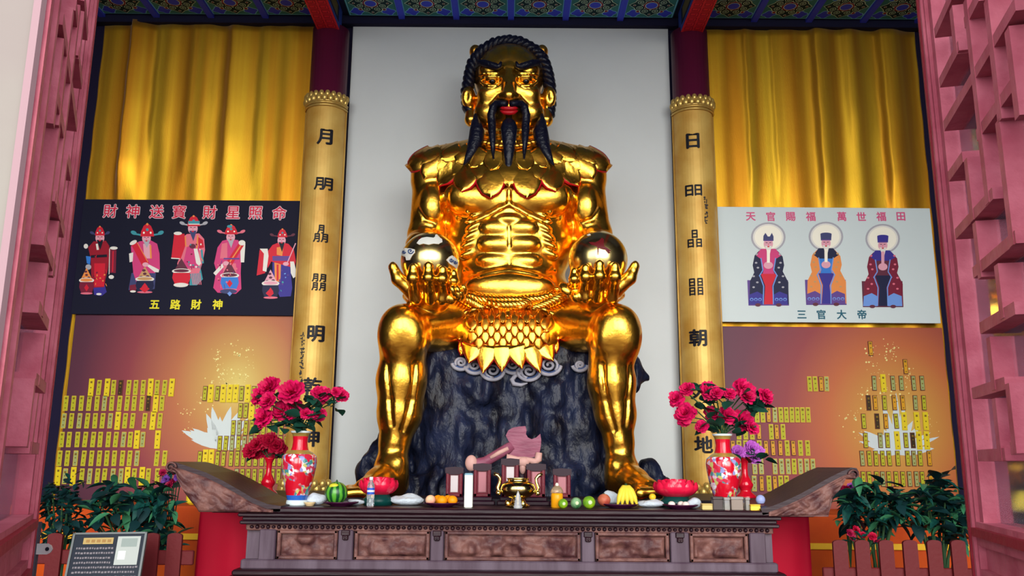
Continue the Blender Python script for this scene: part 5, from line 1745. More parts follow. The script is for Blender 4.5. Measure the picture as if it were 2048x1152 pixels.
# ---- watermelon on a plate
c = plate(682, 7.3, .15, 'purple plate under the watermelon')
def melon():
    mm = bpy.data.materials.new('watermelon_rind'); mm.use_nodes = True
    nt = mm.node_tree; b = nt.nodes['Principled BSDF']; b.inputs['Roughness'].default_value = .3
    tc = nt.nodes.new('ShaderNodeTexCoord'); sp = nt.nodes.new('ShaderNodeSeparateXYZ'); at2 = nt.nodes.new('ShaderNodeMath'); at2.operation = 'ARCTAN2'
    mu = nt.nodes.new('ShaderNodeMath'); mu.operation = 'MULTIPLY'; mu.inputs[1].default_value = 10
    no = nt.nodes.new('ShaderNodeTexNoise'); no.inputs['Scale'].default_value = 14
    ad = nt.nodes.new('ShaderNodeMath'); ad.operation = 'MULTIPLY_ADD'; ad.inputs[1].default_value = 3
    si = nt.nodes.new('ShaderNodeMath'); si.operation = 'SINE'
    rp = nt.nodes.new('ShaderNodeValToRGB'); rp.color_ramp.elements[0].position = .3; rp.color_ramp.elements[1].position = .7
    rp.color_ramp.elements[0].color = (*lin((16, 74, 34)), 1); rp.color_ramp.elements[1].color = (*lin((86, 166, 48)), 1)
    mr_ = nt.nodes.new('ShaderNodeMapRange'); mr_.inputs[1].default_value = -1
    L = nt.links.new
    L(tc.outputs['Object'], sp.inputs[0]); L(sp.outputs[0], at2.inputs[0]); L(sp.outputs[1], at2.inputs[1]); L(at2.outputs[0], mu.inputs[0])
    L(tc.outputs['Object'], no.inputs['Vector']); L(no.outputs[0], ad.inputs[0]); L(mu.outputs[0], ad.inputs[2]); L(ad.outputs[0], si.inputs[0]); L(si.outputs[0], mr_.inputs[0]); L(mr_.outputs[0], rp.inputs[0]); L(rp.outputs[0], b.inputs['Base Color'])
    return mm
c = at(672, 7.28); z = c[2] + .014
wmn = MB().ell((c[0], c[1], z + .092), (.094, .094, .092), 24, 16).build('watermelon', melon(), None, True, loc=(c[0], c[1], z))
tag(wmn, 'round green striped watermelon on a purple plate', 'watermelon')
MB().lathe((c[0], c[1] - .0, z + .180), [(.012, 0), (.006, .012), (.004, .02)], 8).build('stem_scar', STEM, wmn, True)
MB().ell((c[0] - .01, c[1] - .055, z + .148), (.042, .022, .024), 14, 8).build('yellow_patch', mat('melon_yellow', (206, 196, 50), .3), wmn, True)  # yellow patch on the upper front of the rind

# ---- pink lotus lamps
def lotus_lamp(x, Y, r, label, zb):
    c = at(x, Y, zb); g = thing('lotus_lamp', label, 'lamp', c, 'pink lotus lamps on the altar')
    MB().lathe(c, [(r * .7, 0), (r * .75, .05), (r * .6, .07), (r * .55, .09)], 20).build('lamp_base', mat('lamp_green', (10, 62, 58), .3), g, True)
    mtp = mat('lotus_pink', (226, 26, 66), .25, trans=0.0, coat=.4)
    for ring, (n, R_, h, tl) in enumerate(((12, 1.0, .10, .5), (11, .82, .115, .8), (8, .55, .12, 1.1))):
        for k in range(n):
            a = 2 * PI * (k + .5 * ring) / n; mb = MB(); G = np.zeros((6, 5, 3))
            for i, u in enumerate(np.linspace(0, 1, 6)):
                for j, v in enumerate(np.linspace(-1, 1, 5)):
                    ww = r * .34 * math.sqrt(max(0.001, math.sin(PI * (.12 + .86 * u))))
                    rad = r * R_ * (.5 + .5 * math.sin(u * 2.1)) - .35 * ww * v * v; zz_ = .085 + h * 1.25 * (u ** 1.25); py = v * ww
                    G[i, j] = c + np.array([rad * math.cos(a) - py * math.sin(a), rad * math.sin(a) + py * math.cos(a), zz_])
            mb.grid(G); o = mb.build('petal', mtp, g, True)
    MB().ell(c + np.array([0, 0, .12]), (r * .4, r * .4, .05), 14, 8).build('seed_head', mat('lotus_heart', (232, 150, 60), .4), g, True)


lotus_lamp(756, 7.52, .175, 'pink lotus lamp behind the water bottle', ZT)
lotus_lamp(1352, 7.56, .20, 'pink lotus lamp behind the plate of garlic bulbs', ZT)

# ---- bottle
PLAST = mat('clear_plastic', (236, 240, 244), .08, trans=.85, spec=.5); CAPW = mat('bottle_cap', (234, 232, 230), .4); LBL = mat('bottle_label', (40, 84, 190), .4)
c = at(741, 7.22); g = thing('water_bottle', 'small clear water bottle with blue and white band in front of lotus lamp', 'bottle', c)
MB().lathe(c, [(.028, 0), (.031, .006), (.030, .03), (.031, .05), (.029, .06), (.031, .075), (.031, .16), (.026, .182), (.013, .205), (.013, .215)], 20).build('bottle_body', PLAST, g, True)
MB().lathe(c, [(.0318, .10), (.0318, .118)], 20, cap=False).lathe(c, [(.0318, .134), (.0318, .15)], 20, cap=False).build('blue_band', LBL, g, True)
MB().lathe(c, [(.0316, .118), (.0316, .134)], 20, cap=False).build('white_band', CAPW, g, True)
MB().lathe(c, [(.016, .212), (.016, .236), (.013, .24)], 16).build('cap', CAPW, g, True)

# ---- plate of oranges and a peach
c = plate(884, 7.3, .155, 'purple plate under the oranges')
ORNG = mat('orange_peel', (244, 150, 12), .4, bump=.15, bscale=160); PEACH = mat('peach_skin', (236, 150, 130), .5, rgb2=(244, 206, 160), vscale=10)
def fruit(name, x, Y, r, mt, label, cat, group=None, z=0.0, sq=.92, stemc=None):
    c = at(x, Y); b = np.array([c[0], Y, c[2] + z])
    o = MB().ell(b + np.array([0, 0, r * sq]), (r, r, r * sq), 18, 12).build(name, mt, None, True, loc=b)
    tag(o, label, cat, group)
    if stemc:
        MB().lathe(b + np.array([0, 0, r * sq * 1.9]), [(r * .16, 0), (r * .1, r * .16), (r * .05, r * .22)], 8).build('stem_end', stemc, o, True)
    return o
og = 'oranges on the purple plate'
for x, Y, lb in ((884, 7.24, 'nearest orange in the middle of the purple plate'), (905, 7.27, 'orange at the right end of the purple plate'), (896, 7.36, 'rear right orange on the purple plate'), (876, 7.36, 'rear left orange, beside the peach')):
    fruit('orange', x, Y, .043, ORNG, lb, 'orange', og, .014, .92, STEM)
fruit('peach', 861, 7.28, .043, PEACH, 'pale pink peach beside the oranges', 'peach', None, .014, .95, STEM)

# ---- white block candle, crystal pagoda, glass jar
c = at(937, 7.18); g = thing('square_candle', 'tall white square candle beside the oranges', 'candle', c)
MB().box((c[0] - .034, c[1] - .034, c[2]), (c[0] + .034, c[1] + .034, c[2] + .275), bev=.006).build('wax', mat('white_wax', (240, 236, 226), .35), g)
MB().box((c[0] - .0345, c[1] - .0345, c[2] + .255), (c[0] + .0345, c[1] + .0345, c[2] + .277), bev=.006).build('top_band', mat('wax_band', (120, 160, 176), .3), g)
MB().tube([c + np.array([0, 0, .27]), c + np.array([.002, 0, .295])], .003, 6).build('wick', INK, g)
TABR = mat('tablet_red', (104, 14, 34), .32, bump=.1, bscale=40); TABD = mat('tablet_dark', (40, 8, 28), .4); TABP = mat('tablet_pale', (202, 190, 190), .3)
TABR2 = mat('tablet_paper', (176, 110, 118), .35)
def tablet(x, ytop, w, label, pm, Y=7.66):
    c = at(x, Y); H = P(x, ytop, Y)[2] - c[2]; w *= mpp(c); g = thing('spirit_tablet', label, 'tablet', c, 'red spirit tablets on the altar')
    mb = MB(); mb.box((c[0] - w * .75, Y - .05, c[2]), (c[0] + w * .75, Y + .05, c[2] + .035), bev=.006); mb.box((c[0] - w * .6, Y - .04, c[2] + .035), (c[0] + w * .6, Y + .04, c[2] + .07), bev=.006); mb.build('pedestal', TABD, g)
    f = MB(); z0, z1 = c[2] + .07, c[2] + H; t = w * .2
    f.box((c[0] - w / 2, Y - .025, z0), (c[0] - w / 2 + t, Y + .025, z1), bev=.005); f.box((c[0] + w / 2 - t, Y - .025, z0), (c[0] + w / 2, Y + .025, z1), bev=.005)
    f.box((c[0] - w / 2, Y - .025, z0), (c[0] + w / 2, Y + .025, z0 + t), bev=.005)
    f.build('frame', TABR, g)
    hd = MB(); n = 10
    pts = [(c[0] - w * .55, Y - .035, z1 - .035)] + [(c[0] + w * .4 * math.sin(a), Y - .035, z1 - .035 - .012 * math.cos(a)) for a in np.linspace(-1.4, 1.4, n)] + [(c[0] + w * .55, Y - .035, z1 - .035), (c[0] + w * .55, Y - .035, z1 + .012), (c[0], Y - .035, z1 + .02), (c[0] - w * .55, Y - .035, z1 + .012)]
    hd.prism(pts, (0, .07, 0)); hd.build('crest', TABD, g)
    MB().box((c[0] - w / 2 + t, Y - .006, z0 + t), (c[0] + w / 2 - t, Y + .02, z1 - .02)).build('back_board', TABR, g)
    MB().box((c[0] - w * .22, Y - .012, z0 + t + .01), (c[0] + w * .22, Y - .005, z1 - .055)).build('name_strip', pm, g)


tablet(908, 938, 33, 'red spirit tablet with white strip, leftmost, above the oranges', TABP)
tablet(964, 931, 34, 'red spirit tablet between the white candle and the brass censer', TABR2, 7.70)
tablet(1020, 921, 34, 'tallest red spirit tablet directly behind the brass censer', TABP, 7.72)
tablet(1072, 931, 36, 'red spirit tablet behind the right handle of the censer', TABR2, 7.70)
tablet(1124, 941, 34, 'bright red spirit tablet behind the yellow jar', TABR2)

c = at(1036, 7.32); g = thing('brass_censer', 'polished brass incense burner with two upswept handles', 'censer', c)
MB().lathe(c, [(.001, .012), (.085, .0), (.105, .008), (.10, .02), (.07, .035), (.055, .06), (.06, .075)], 32).build('base', BRASS, g, True)
MB().lathe(c, [(.06, .07), (.10, .085), (.138, .115), (.150, .15), (.138, .185), (.11, .205), (.085, .215), (.092, .232), (.098, .238), (.088, .238), (.078, .215), (.06, .19)], 36, cap=False).build('bowl', BRASS, g, True)
MB().ell(c + np.array([0, 0, .225]), (.08, .08, .018), 20, 8).build('ash', mat('incense_ash', (196, 184, 150), .9), g, True)
for s in (-1, 1):
    MB().tube([c + np.array(v) for v in ((s * .125, 0, .125), (s * .165, 0, .13), (s * .172, 0, .16), (s * .155, 0, .20), (s * .152, 0, .235), (s * .175, 0, .262), (s * .205, 0, .272))], [.014, .016, .015, .014, .015, .016, .012], 10).build('handle', BRASS, g, True)
    MB().ell(c + np.array([s * .165, -.01, .115]), (.022, .02, .022), 10, 8).build('handle_scroll', BRASS, g, True)
for k in range(3):
    a = -PI / 2 + 2 * PI * k / 3 + .5
    MB().ell(c + np.array([.085 * math.cos(a), .085 * math.sin(a), .03]), (.026, .026, .03), 10, 8).build('foot', BRASS, g, True)
c = at(1036, 7.13); CRY = mat('crystal', (226, 230, 240), .12, trans=.6)
tag(MB().lathe(c, [(.034, 0), (.036, .012), (.030, .03), (.034, .034), (.026, .05), (.030, .054), (.022, .072), (.026, .076), (.017, .096), (.019, .1), (.008, .125), (.002, .14)], 14).build('crystal_pagoda', CRY, None, True, loc=c), 'small clear tiered ornament in front of the brass censer', 'ornament')
c = at(1114, 7.26); g = thing('honey_jar', 'glass jar of orange yellow liquid beside the green limes', 'jar', c)
MB().lathe(c, [(.045, 0), (.05, .008), (.05, .10), (.046, .118)], 22).build('liquid', mat('honey', (238, 158, 20), .15), g, True)
MB().lathe(c, [(.046, .118), (.052, .124), (.050, .14), (.036, .165), (.02, .178)], 22).build('glass_dome', mat('jar_glass', (236, 206, 170), .08, trans=.7), g, True)
MB().ell(c + np.array([0, 0, .185]), (.016, .016, .018), 12, 8).build('knob', mat('jar_knob', (236, 224, 206), .2), g, True)

# ---- green limes, apple, bananas, lemon
LIME = mat('lime_peel', (150, 186, 28), .35, rgb2=(96, 150, 40), vscale=14); LIMED = mat('lime_dark', (40, 96, 52), .35, rgb2=(140, 180, 130), vscale=12)
LIMC = mat('lime_scar', (206, 220, 170), .5)
for x, r, mt, lb in ((1126, .040, LIME, 'smallest green lime, beside the yellow jar'), (1152, .046, LIMED, 'dark green lime between two paler limes'), (1178, .052, LIME, 'largest yellow green lime, right of the dark lime')):
    o = fruit('lime', x, 7.14, r, mt, lb, 'lime', 'green limes in front of jar', 0, .98)
    c = at(x, 7.14); MB().ell((c[0] + .005, 7.14 - r * .93, c[2] + r), (r * .34, r * .1, r * .34), 12, 6).build('pale_scar', LIMC, o, True)
c = plate(1240, 7.32, .16, 'purple plate under the bananas')
fruit('apple', 1208, 7.30, .055, mat('apple_skin', (164, 62, 52), .35, rgb2=(196, 110, 80), vscale=12), 'brownish red apple beside the bananas', 'apple', None, .014, .92, STEM)
c = at(1248, 7.32); g = thing('banana_bunch', 'bunch of yellow bananas on a purple plate', 'bananas', c + np.array([0, 0, .014]))
BAN = mat('banana_peel', (230, 202, 62), .45)
for k in range(5):
    a = (k - 2) * .38; d_ = np.array([math.sin(a), -.25, 0]); 
    pts = [c + np.array([.02, .02, .175]) + np.array([d_[0] * .0, 0, 0])]
    for t in (.25, .5, .75, 1):
        pts.append(c + np.array([.02 + d_[0] * .12 * t, .02 - .08 * t, .178 - .155 * t ** 1.4 + .02 * math.sin(PI * t)]))
    MB().tube(pts, [.010, .021, .026, .023, .007], 8).build('banana', BAN, g, True)
MB().tube([c + np.array([.02, .02, .17]), c + np.array([.022, .022, .20])], [.014, .010], 8).build('stalk', STEM, g, True)
fruit('lemon', 1305, 7.45, .030, mat('lemon_peel', (238, 190, 40), .4), 'small yellow lemon left of the right lotus lamp', 'lemon', None, .06)
# the lemon and bits rest on a folded plastic bag
BAGM = mat('white_plastic_bag', (196, 204, 212), .3, bump=.5, bscale=40)
def bag(x, Y, w, h, label, seed):
    c = at(x, Y); rs = random.Random(seed); mb = MB(); n, m_ = 22, 12
    vs = []
    mb.ell(c + np.array([0, 0, h * .48]), (w, w * .6, h * .5), n, m_)
    mb.v = [(c[0] + (v[0] - c[0]) * (1 + .25 * (value_noise(np.array(v[0] * 25.0), np.array(v[1] * 25.0), np.array(v[2] * 25.0), seed) - .5)), v[1], max(c[2], c[2] + (v[2] - c[2]) * (.75 + .5 * float(value_noise(np.array(v[0] * 18.0), np.array(v[1] * 18.0), np.array(v[2] * 5.0), seed + 1))))) for v in mb.v]
    tag(mb.build('plastic_bag', BAGM, None, True, loc=c), label, 'bag', 'crumpled plastic bags')


bag(630, 7.40, .10, .10, 'crumpled pale bag between the left floral vase and watermelon', 1)
bag(815, 7.50, .15, .09, 'crumpled clear bag between the lotus lamp and the peach', 2)
bag(712, 7.45, .07, .06, 'crumpled clear bag right of the watermelon', 3)
bag(1222, 7.55, .10, .13, 'crumpled white bag behind the red apple', 4)
bag(1300, 7.45, .12, .062, 'crumpled white bag under the small lemon', 5)
bag(1388, 7.34, .06, .095, 'crumpled white bag on the right end of the garlic plate', 6)
c = plate(1360, 7.26, .15, 'dark plate under the garlic bulbs in front of the right lotus lamp')
GARL = mat('garlic_skin', (236, 214, 204), .5)
for x, Y, lb in ((1343, 7.22, 'garlic bulb at the left end of dark plate'), (1362, 7.24, 'garlic bulb in the middle of dark plate'), (1371, 7.18, 'garlic bulb at the front right of dark plate')):
    fruit('garlic_bulb', x, Y, .030, GARL, lb, 'garlic', 'garlic bulbs on the dark plate', .014, .8, STEM)
c = at(641, 8.05); 
# ---- small gift boxes at the right end
CLR = mat('clear_box', (206, 200, 190), .12, trans=.65)
def gift(name, x, Y, w, h, mt, label, cat='box', lid=None):
    c = at(x, Y); w *= mpp(c); h *= mpp(c); g = thing(name, label, cat, c)
    MB().box((c[0] - w / 2, Y - .035, c[2]), (c[0] + w / 2, Y + .035, c[2] + h * .8), bev=.004).build('box_body', mt, g)
    MB().box((c[0] - w / 2 - .003, Y - .038, c[2] + h * .78), (c[0] + w / 2 + .003, Y + .038, c[2] + h), bev=.004).build('lid', lid or mt, g)
gift('gift_box', 1434, 7.13, 20, 26, mat('box_brown', (70, 58, 56), .3), 'small dark brown box in front of the right floral vase')
gift('gift_box', 1452, 7.10, 11, 25, CLR, 'small clear box between the brown boxes')
gift('gift_box', 1472, 7.14, 24, 26, mat('box_grey', (140, 124, 112), .2), 'small grey brown box in front of the right floral vase', lid=CLR)
gift('gift_box', 1493, 7.11, 8, 25, CLR, 'narrow clear upright box beside the gold trinket')
gift('gift_box', 1508, 7.08, 20, 12, mat('box_gold', (232, 190, 60), .25, .3), 'small flat gold box at right end of the gift boxes')
gift('gift_box', 1414, 7.15, 24, 12, mat('box_tan', (206, 180, 110), .4), 'small tan box between garlic plate and brown box')
c = at(1521, 7.2); g = thing('trinket', 'small blue white and red trinket beside the gold box', 'ornament', c)
MB().box((c[0] - .03, 7.17, c[2]), (c[0] + .03, 7.23, c[2] + .05), bev=.006).build('trinket_base', mat('trinket_red', (70, 22, 40), .4), g)
MB().ell(c + np.array([.0, -.0, .08]), (.04, .03, .04), 12, 8).build('trinket_top', mat('trinket_blue', (150, 160, 206), .3), g, True)
c = at(620, 7.3); tag(MB().lathe(c, [(.03, 0), (.045, .02), (.05, .03), (.03, .022), (.001, .02)], 16, cap=False).build('small_dish', mat('dish_cream', (222, 190, 140), .3), None, True, loc=c), 'small cream dish beside the left floral vase', 'dish')

# ---- stone axe leaning against the rock
AX = mat('axe_plum', (150, 84, 104), .4, bump=.4, bscale=14, rgb2=(128, 62, 84), vscale=8, stretch=(.6, 1, 2)); AXT = mat('axe_tan', (206, 158, 148), .45)
def az(x, y): return (680 + x / 2.926, 700 + y / 2.926)
YA = 8.12
g = thing('stone_axe', 'plum coloured ceremonial axe leaning against the navy rock', 'axe', np.array([P(1040, 940, YA)[0], YA, ZPL]))
bl = [(970, 500), (985, 470), (1010, 455), (1045, 448), (1085, 445), (1092, 470), (1088, 492), (1100, 512), (1122, 522), (1148, 512), (1172, 490), (1178, 530), (1175, 565), (1168, 600), (1150, 625), (1100, 632), (1050, 632), (1005, 628), (990, 610), (1012, 590), (1005, 560), (985, 530)]
MB().prism([P(*az(a, b), YA) for a, b in bl], (0, .07, 0)).build('blade', AX, g)
MB().tube([P(*az(a, b), YA + .03) for a, b in ((1010, 560), (960, 590), (900, 625), (850, 655), (790, 668), (765, 668))], [.05, .05, .048, .05, .05, .05], 12).build('handle', AX, g, True)
MB().tube([P(*az(a, b), YA - .01) for a, b in ((985, 575), (930, 602), (880, 632))], [.02, .022, .018], 8).build('handle_inlay', AXT, g, True)
c = P(*az(768, 662), YA); MB().ell(c, (.058, .04, .075), 16, 10).build('pommel', AXT, g, True)
MB().tube([P(*az(a, b), YA - .02) for a, b in ((1165, 600), (1160, 640), (1140, 655), (1110, 645), (1080, 638), (1040, 638), (1000, 630), (975, 628))], [.03, .036, .034, .026, .022, .022, .026, .034], 10).build('cloud_hook', AXT, g, True)
MB().ell(P(*az(1072, 655), YA - .03), (.06, .03, .045), 14, 8).ell(P(*az(1068, 690), YA - .02), (.03, .03, .06), 12, 8).build('cloud_boss', AXT, g, True)
MB().tube([P(1043, 930, YA + .04), P(1043, 984, YA + .02)], .05, 10).build('foot_block', TABD, g, True)
# ================================================================== doors, side altars, fences, plants, notice
GLASSM = bpy.data.materials.new('door_glass'); GLASSM.use_nodes = True
_b = GLASSM.node_tree.nodes['Principled BSDF']
_b.inputs['Base Color'].default_value = (.62, .68, .80, 1); _b.inputs['Roughness'].default_value = .06; _b.inputs['Transmission Weight'].default_value = .9; _b.inputs['Alpha'].default_value = .45


def door_plane(x, y, Fp, dv):
    n = np.array([dv[1], -dv[0], 0]); v = ray(x, y); t = ((np.array([Fp[0], Fp[1], 0]) - CAM) @ n) / (v @ n)
    w = CAM + v * t
    return float((w[:2] - np.array(Fp)) @ np.array(dv)), float(w[2])


FR, DR = (1.052, 1.985), np.array([-.27, -1.0]) / math.hypot(.27, 1)
FL, DL = (-1.105, 2.02), np.array([.45, -1.0]) / math.hypot(.45, 1)


def c3(x, y): return (1840 + x / 1.985, y / 1.985)
def c4(x, y): return (1840 + x / 1.945, 560 + y / 1.945)
VB = [(c3(152, 25), c3(168, 228)), (c3(212, 625), c3(232, 880)), (c3(205, 0), c3(300, 805)), (c3(290, 0), c3(352, 475)), (c3(345, 470), c3(392, 980)), (c3(390, 95), c3(410, 480)),
      (c3(245, 880), c3(265, 1105)), (c3(333, 1050), c4(350, 150)), (c4(300, 220), c4(310, 430)), (c4(318, 460), c4(340, 705)), (c4(378, 400), c4(392, 675))]
HB = [(c3(80, 125), c3(165, 0)), (c3(100, 318), c3(185, 228)), (c3(120, 522), c3(413, 35)), (c3(205, 110), c3(262, 0)), (c3(255, 565), c3(398, 352)), (c3(140, 728), c3(196, 632)), (c3(165, 938), c3(322, 802)), (c3(240, 1112), c3(413, 955)),
      (c4(262, 212), c4(402, 130)), (c4(232, 478), c4(360, 408)), (c4(252, 708), c4(362, 700)), (c4(385, 690), c4(405, 670))]
BARS_V = []; BARS_H = []
for a, b in VB:
    u0, z0 = door_plane(*a, FR, DR); u1, z1 = door_plane(*b, FR, DR); BARS_V.append(((u0 + u1) / 2, min(z0, z1), max(z0, z1)))
for a, b in HB:
    u0, z0 = door_plane(*a, FR, DR); u1, z1 = door_plane(*b, FR, DR); BARS_H.append((min(u0, u1), max(u0, u1), (z0 + z1) / 2))
# further bays of the lattice (beyond the frame, for other viewpoints)
BARS_V.append((.76, 1.3, 3.4))
for k in range(4):
    BARS_V.append((.18 + .14 * k, 2.76, 3.3)); BARS_H.append((.09, .76, 2.78 + .16 * k))


def door(n, Fp, dv, side, label):
    g = bpy.data.objects.new('door_%d' % n, None); COL.objects.link(g); g.location = (Fp[0], Fp[1], 0); ORIGIN[g.name] = np.array([Fp[0], Fp[1], 0.])
    struct(g, label)
    D = np.array([dv[0], dv[1], 0]); N = np.array([-dv[1], dv[0], 0]);  N = N * (-1 if N[0] * side > 0 else 1)   # N points to the hall axis (seen face)
    F0 = np.array([Fp[0], Fp[1], 0.])
    def bar(name, u0, u1, z0, z1, n0, n1, mt, bev=None):
        mb = MB(); mb.obox(F0 + D * u0 + N * n0 + np.array([0, 0, z0]), D * (u1 - u0), N * (n1 - n0), np.array([0, 0, z1 - z0]))
        return mb.build(name, mt, g)
    W, H, zl = .86, 3.45, 1.385
    bar('stile', 0, .052, .03, H, -.03, .012, DOORP); bar('stile', W - .035, W, .03, H, -.03, .012, DOORP)
    bar('stile_moulding', .004, .016, .03, H, .012, .020, DOORD); bar('stile_moulding', .026, .040, .03, H, .012, .018, DOORP)
    bar('inner_moulding', .052, .082, zl, H - .1, -.03, .004, DOORP)
    bar('top_rail', .052, W - .035, H - .1, H, -.03, .012, DOORP)
    bar('middle_rail', .052, W - .035, zl - .05, zl, -.03, .012, DOORP); bar('rail_moulding', .052, W - .035, zl - .03, zl - .012, .012, .024, DOORD)
    bar('middle_rail', .052, W - .035, zl - .15, zl - .10, -.03, .012, DOORP); bar('rail_moulding', .052, W - .035, zl - .138, zl - .118, .012, .022, DOORD)
    bar('waist_panel', .052, W - .035, zl - .10, zl - .05, -.02, -.002, DOORP)
    bar('bottom_panel', .052, W - .035, .03, zl - .15, -.02, -.004, DOORP)
    bar('panel_bead', .09, .10, .1, zl - .2, -.004, .006, DOORP); bar('panel_bead', W - .12, W - .11, .1, zl - .2, -.004, .006, DOORP); bar('panel_bead', .09, W - .11, zl - .21, zl - .2, -.004, .006, DOORP)
    bar('bottom_rail', .052, W - .035, .03, .12, -.03, .012, DOORP)
    bar('glass_pane', .07, W - .07, zl, H - .1, -.028, -.024, GLASSM)
    b_ = .0135; dp = .014
    for (u, z0, z1) in BARS_V:
        if u < W - .035:
            bar('lattice_bar', u - b_, u + b_, max(z0, zl), min(z1, H - .1), -.03, dp, DOORP)
    for (u0, u1, z) in BARS_H:
        bar('lattice_bar', u0, min(u1, W - .035), z, z + .024, -.03, dp - .001, DOORD if False else DOORP)
    return g, F0, D, N


dR = door(2, FR, DR, 1, 'open right door leaf with rose painted lattice over glass')
_u0, _z0 = door_plane(*c3(207, 490), FR, DR); _u1, _z1 = door_plane(*c3(250, 610), FR, DR)
_mb = MB(); _mb.obox(dR[1] + dR[2] * _u0 + dR[3] * -.022 + np.array([0, 0, _z1]), dR[2] * (_u1 - _u0), dR[3] * .002, np.array([0, 0, _z0 - _z1])); _mb.build('paper_note', mat('paper_white', (236, 236, 240), .6), dR[0])  # plain white rectangle set against the glass pane
dL = door(1, FL, DL, -1, 'open left door leaf with rose painted lattice over glass')
# steel hasp on the edge of the left leaf
g, F0, D, N = dL
p = P(84, 1098, 2.04); HM = mat('hasp_steel', (206, 204, 206), .35, .6)
hs = MB(); pts = []
for a, b in ((-.014, .012), (.012, .012), (.020, .008), (.024, 0), (.020, -.008), (.012, -.012), (-.014, -.012)):
    pts.append(p + np.array([a, 0, b]))
hs.prism(pts, (0, .003, 0)); hs.build('hasp', HM, g)
MB().lathe(p + np.array([.012, -.001, 0]), [(.0045, 0), (.0045, .002)], 12, axis=(0, 1, 0)).build('hasp_eye', INK, g)
MB().box((p[0] - .02, p[1], p[2] - .10), (p[0] - .013, p[1] + .012, p[2] + .06)).build('edge_strip', mat('edge_steel', (70, 66, 76), .5, .3), g)

# ---- orange draped side altars
ORCL = mat('orange_cloth', (206, 84, 10), .7, rgb2=(180, 62, 10), vscale=1.5); YECL = mat('yellow_cloth', (232, 176, 40), .6); YEL = mat('yellow_cover', (226, 206, 40), .6)
for s, x0, x1, pt, label in ((-1, -4.95, None, 1012, 'orange draped side altar behind the plants left of the altar table'), (1, None, 4.85, 1020, 'orange draped side altar behind the plants right of the altar table')):
    Y = 8.7
    if s < 0: x1 = P(470, 1060, Y)[0]
    else: x0 = P(1582, 1060, Y)[0]
    zt = P(400, pt, Y)[2]; g = thing('side_altar', label, 'altar', ((x0 + x1) / 2, 9.2, 0))
    n = 90; xs = np.linspace(x0, x1, n); w = .008 * np.sin(xs * 11)
    G = np.array([[(x, y - (w_ if z < zt - .1 else 0), z) for x, w_ in zip(xs, w)] for y, z in ((9.9, zt), (Y, zt), (Y - .006, zt - .02), (Y - .008, .5), (Y - .01, .02))])
    mb = MB().grid(G); mb.box((x0 + .01, Y + .02, 0), (x1 - .01, 9.9, zt - .006)); mb.build('orange_drape', ORCL, g)
    zs = P(400, 1073 if s < 0 else 1083, Y)[2]
    mb = MB(); mb.box((x0 - .004, Y - .030, zs - .03), (x1 + .004, Y - .018, zs + .03), bev=.004); mb.build('yellow_stripe', YECL, g)
    xc = P(352, 1000, Y)[0] if s < 0 else x0 + .02
    if s < 0:
        MB().box((xc, Y + .25, zt), (x1 - .02, 9.7, zt + .13), bev=.02).build('yellow_cover', YEL, g)

# ---- picket fences
FEN = mat('fence_redbrown', (92, 22, 26), .55, bump=.1, bscale=30)
def fence(pxs, Y, ptop, prail, label):
    xa, xb = P(pxs[0], 1110, Y)[0], P(pxs[-1], 1110, Y)[0]
    g = thing('picket_fence', label, 'fence', ((xa + xb) / 2, Y, 0), None)
    for x in pxs:
        c = P(x, ptop, Y); w = .052
        pts = [(c[0] - w, Y, 0), (c[0] + w, Y, 0), (c[0] + w, Y, c[2] - .02)] + [(c[0] + w * math.cos(a), Y, c[2] - .02 + .02 * math.sin(a)) for a in (.5, 1.0, 1.57, 2.1, 2.6)] + [(c[0] - w, Y, c[2] - .02)]
        MB().prism(pts, (0, .025, 0)).build('picket', FEN, g)
    zr = P(300, prail, Y)[2]
    for z in (zr, .25):
        MB().box((xa - .12, Y + .025, z - .05), (xb + .12, Y + .055, z + .05), bev=.006).build('rail', FEN, g)
fence([60, 111, 160, 207, 255, 304, 350], 6.3, 1066, 1116, 'low red brown picket fence before the plants on the left')
fence([1680, 1724, 1772, 1820, 1868, 1916, 1964, 2012], 6.45, 1080, 1140, 'low red brown picket fence before the plants on the right')

# ---- potted plants
PG1 = mat('plant_leaf', (18, 70, 60), .42, rgb2=(10, 44, 46), vscale=6); PG2 = mat('plant_leaf_dark', (14, 44, 46), .5); PG3 = mat('plant_leaf_light', (52, 108, 74), .4)
LM1, LM2, LM3 = leaf_mesh(PG1, .20), leaf_mesh(PG2, .30), leaf_mesh(PG3, .18)
POTM = mat('plant_pot', (96, 52, 44), .6); SOIL = mat('soil', (40, 30, 26), .9)
def plant(label, pts, Y, n, size, metas, sig, seed, group='potted plants behind the picket fences'):
    rs = random.Random(seed)
    cx_ = sum(p[0] for p in pts) / len(pts); b = P(cx_, 1100, Y); b = np.array([b[0], Y, 0])
    g = thing('potted_plant', label, 'plant', b, group)
    MB().lathe(b, [(.001, 0), (.14, 0), (.16, .05), (.21, .34), (.23, .38), (.22, .40), (.19, .36), (.001, .35)], 24, cap=False).build('pot', POTM, g, True)
    MB().ell(b + np.array([0, 0, .36]), (.19, .19, .02), 16, 6).build('soil', SOIL, g, True)
    st = MB()
    for (x, y) in pts:
        e = P(x, y, Y + rs.uniform(-.12, .12)); st.tube([b + np.array([rs.uniform(-.06, .06), rs.uniform(-.06, .06), .36]), (b + e) / 2 + np.array([0, 0, .30]), e], [.014, .011, .006], 6)
    st.build('stems', STEM, g)
    for k in range(n):
        x, y = rs.choice(pts); p = P(x + rs.gauss(0, sig), y + rs.gauss(0, sig * .8), Y + rs.gauss(0, .13))
        az_ = rs.uniform(0, 6.28)
        copy_at(rs.choice(metas), g, p, rot=(rs.uniform(-.6, .6), rs.uniform(-.75, .8), az_), scale=size * rs.uniform(.7, 1.25))
    return g


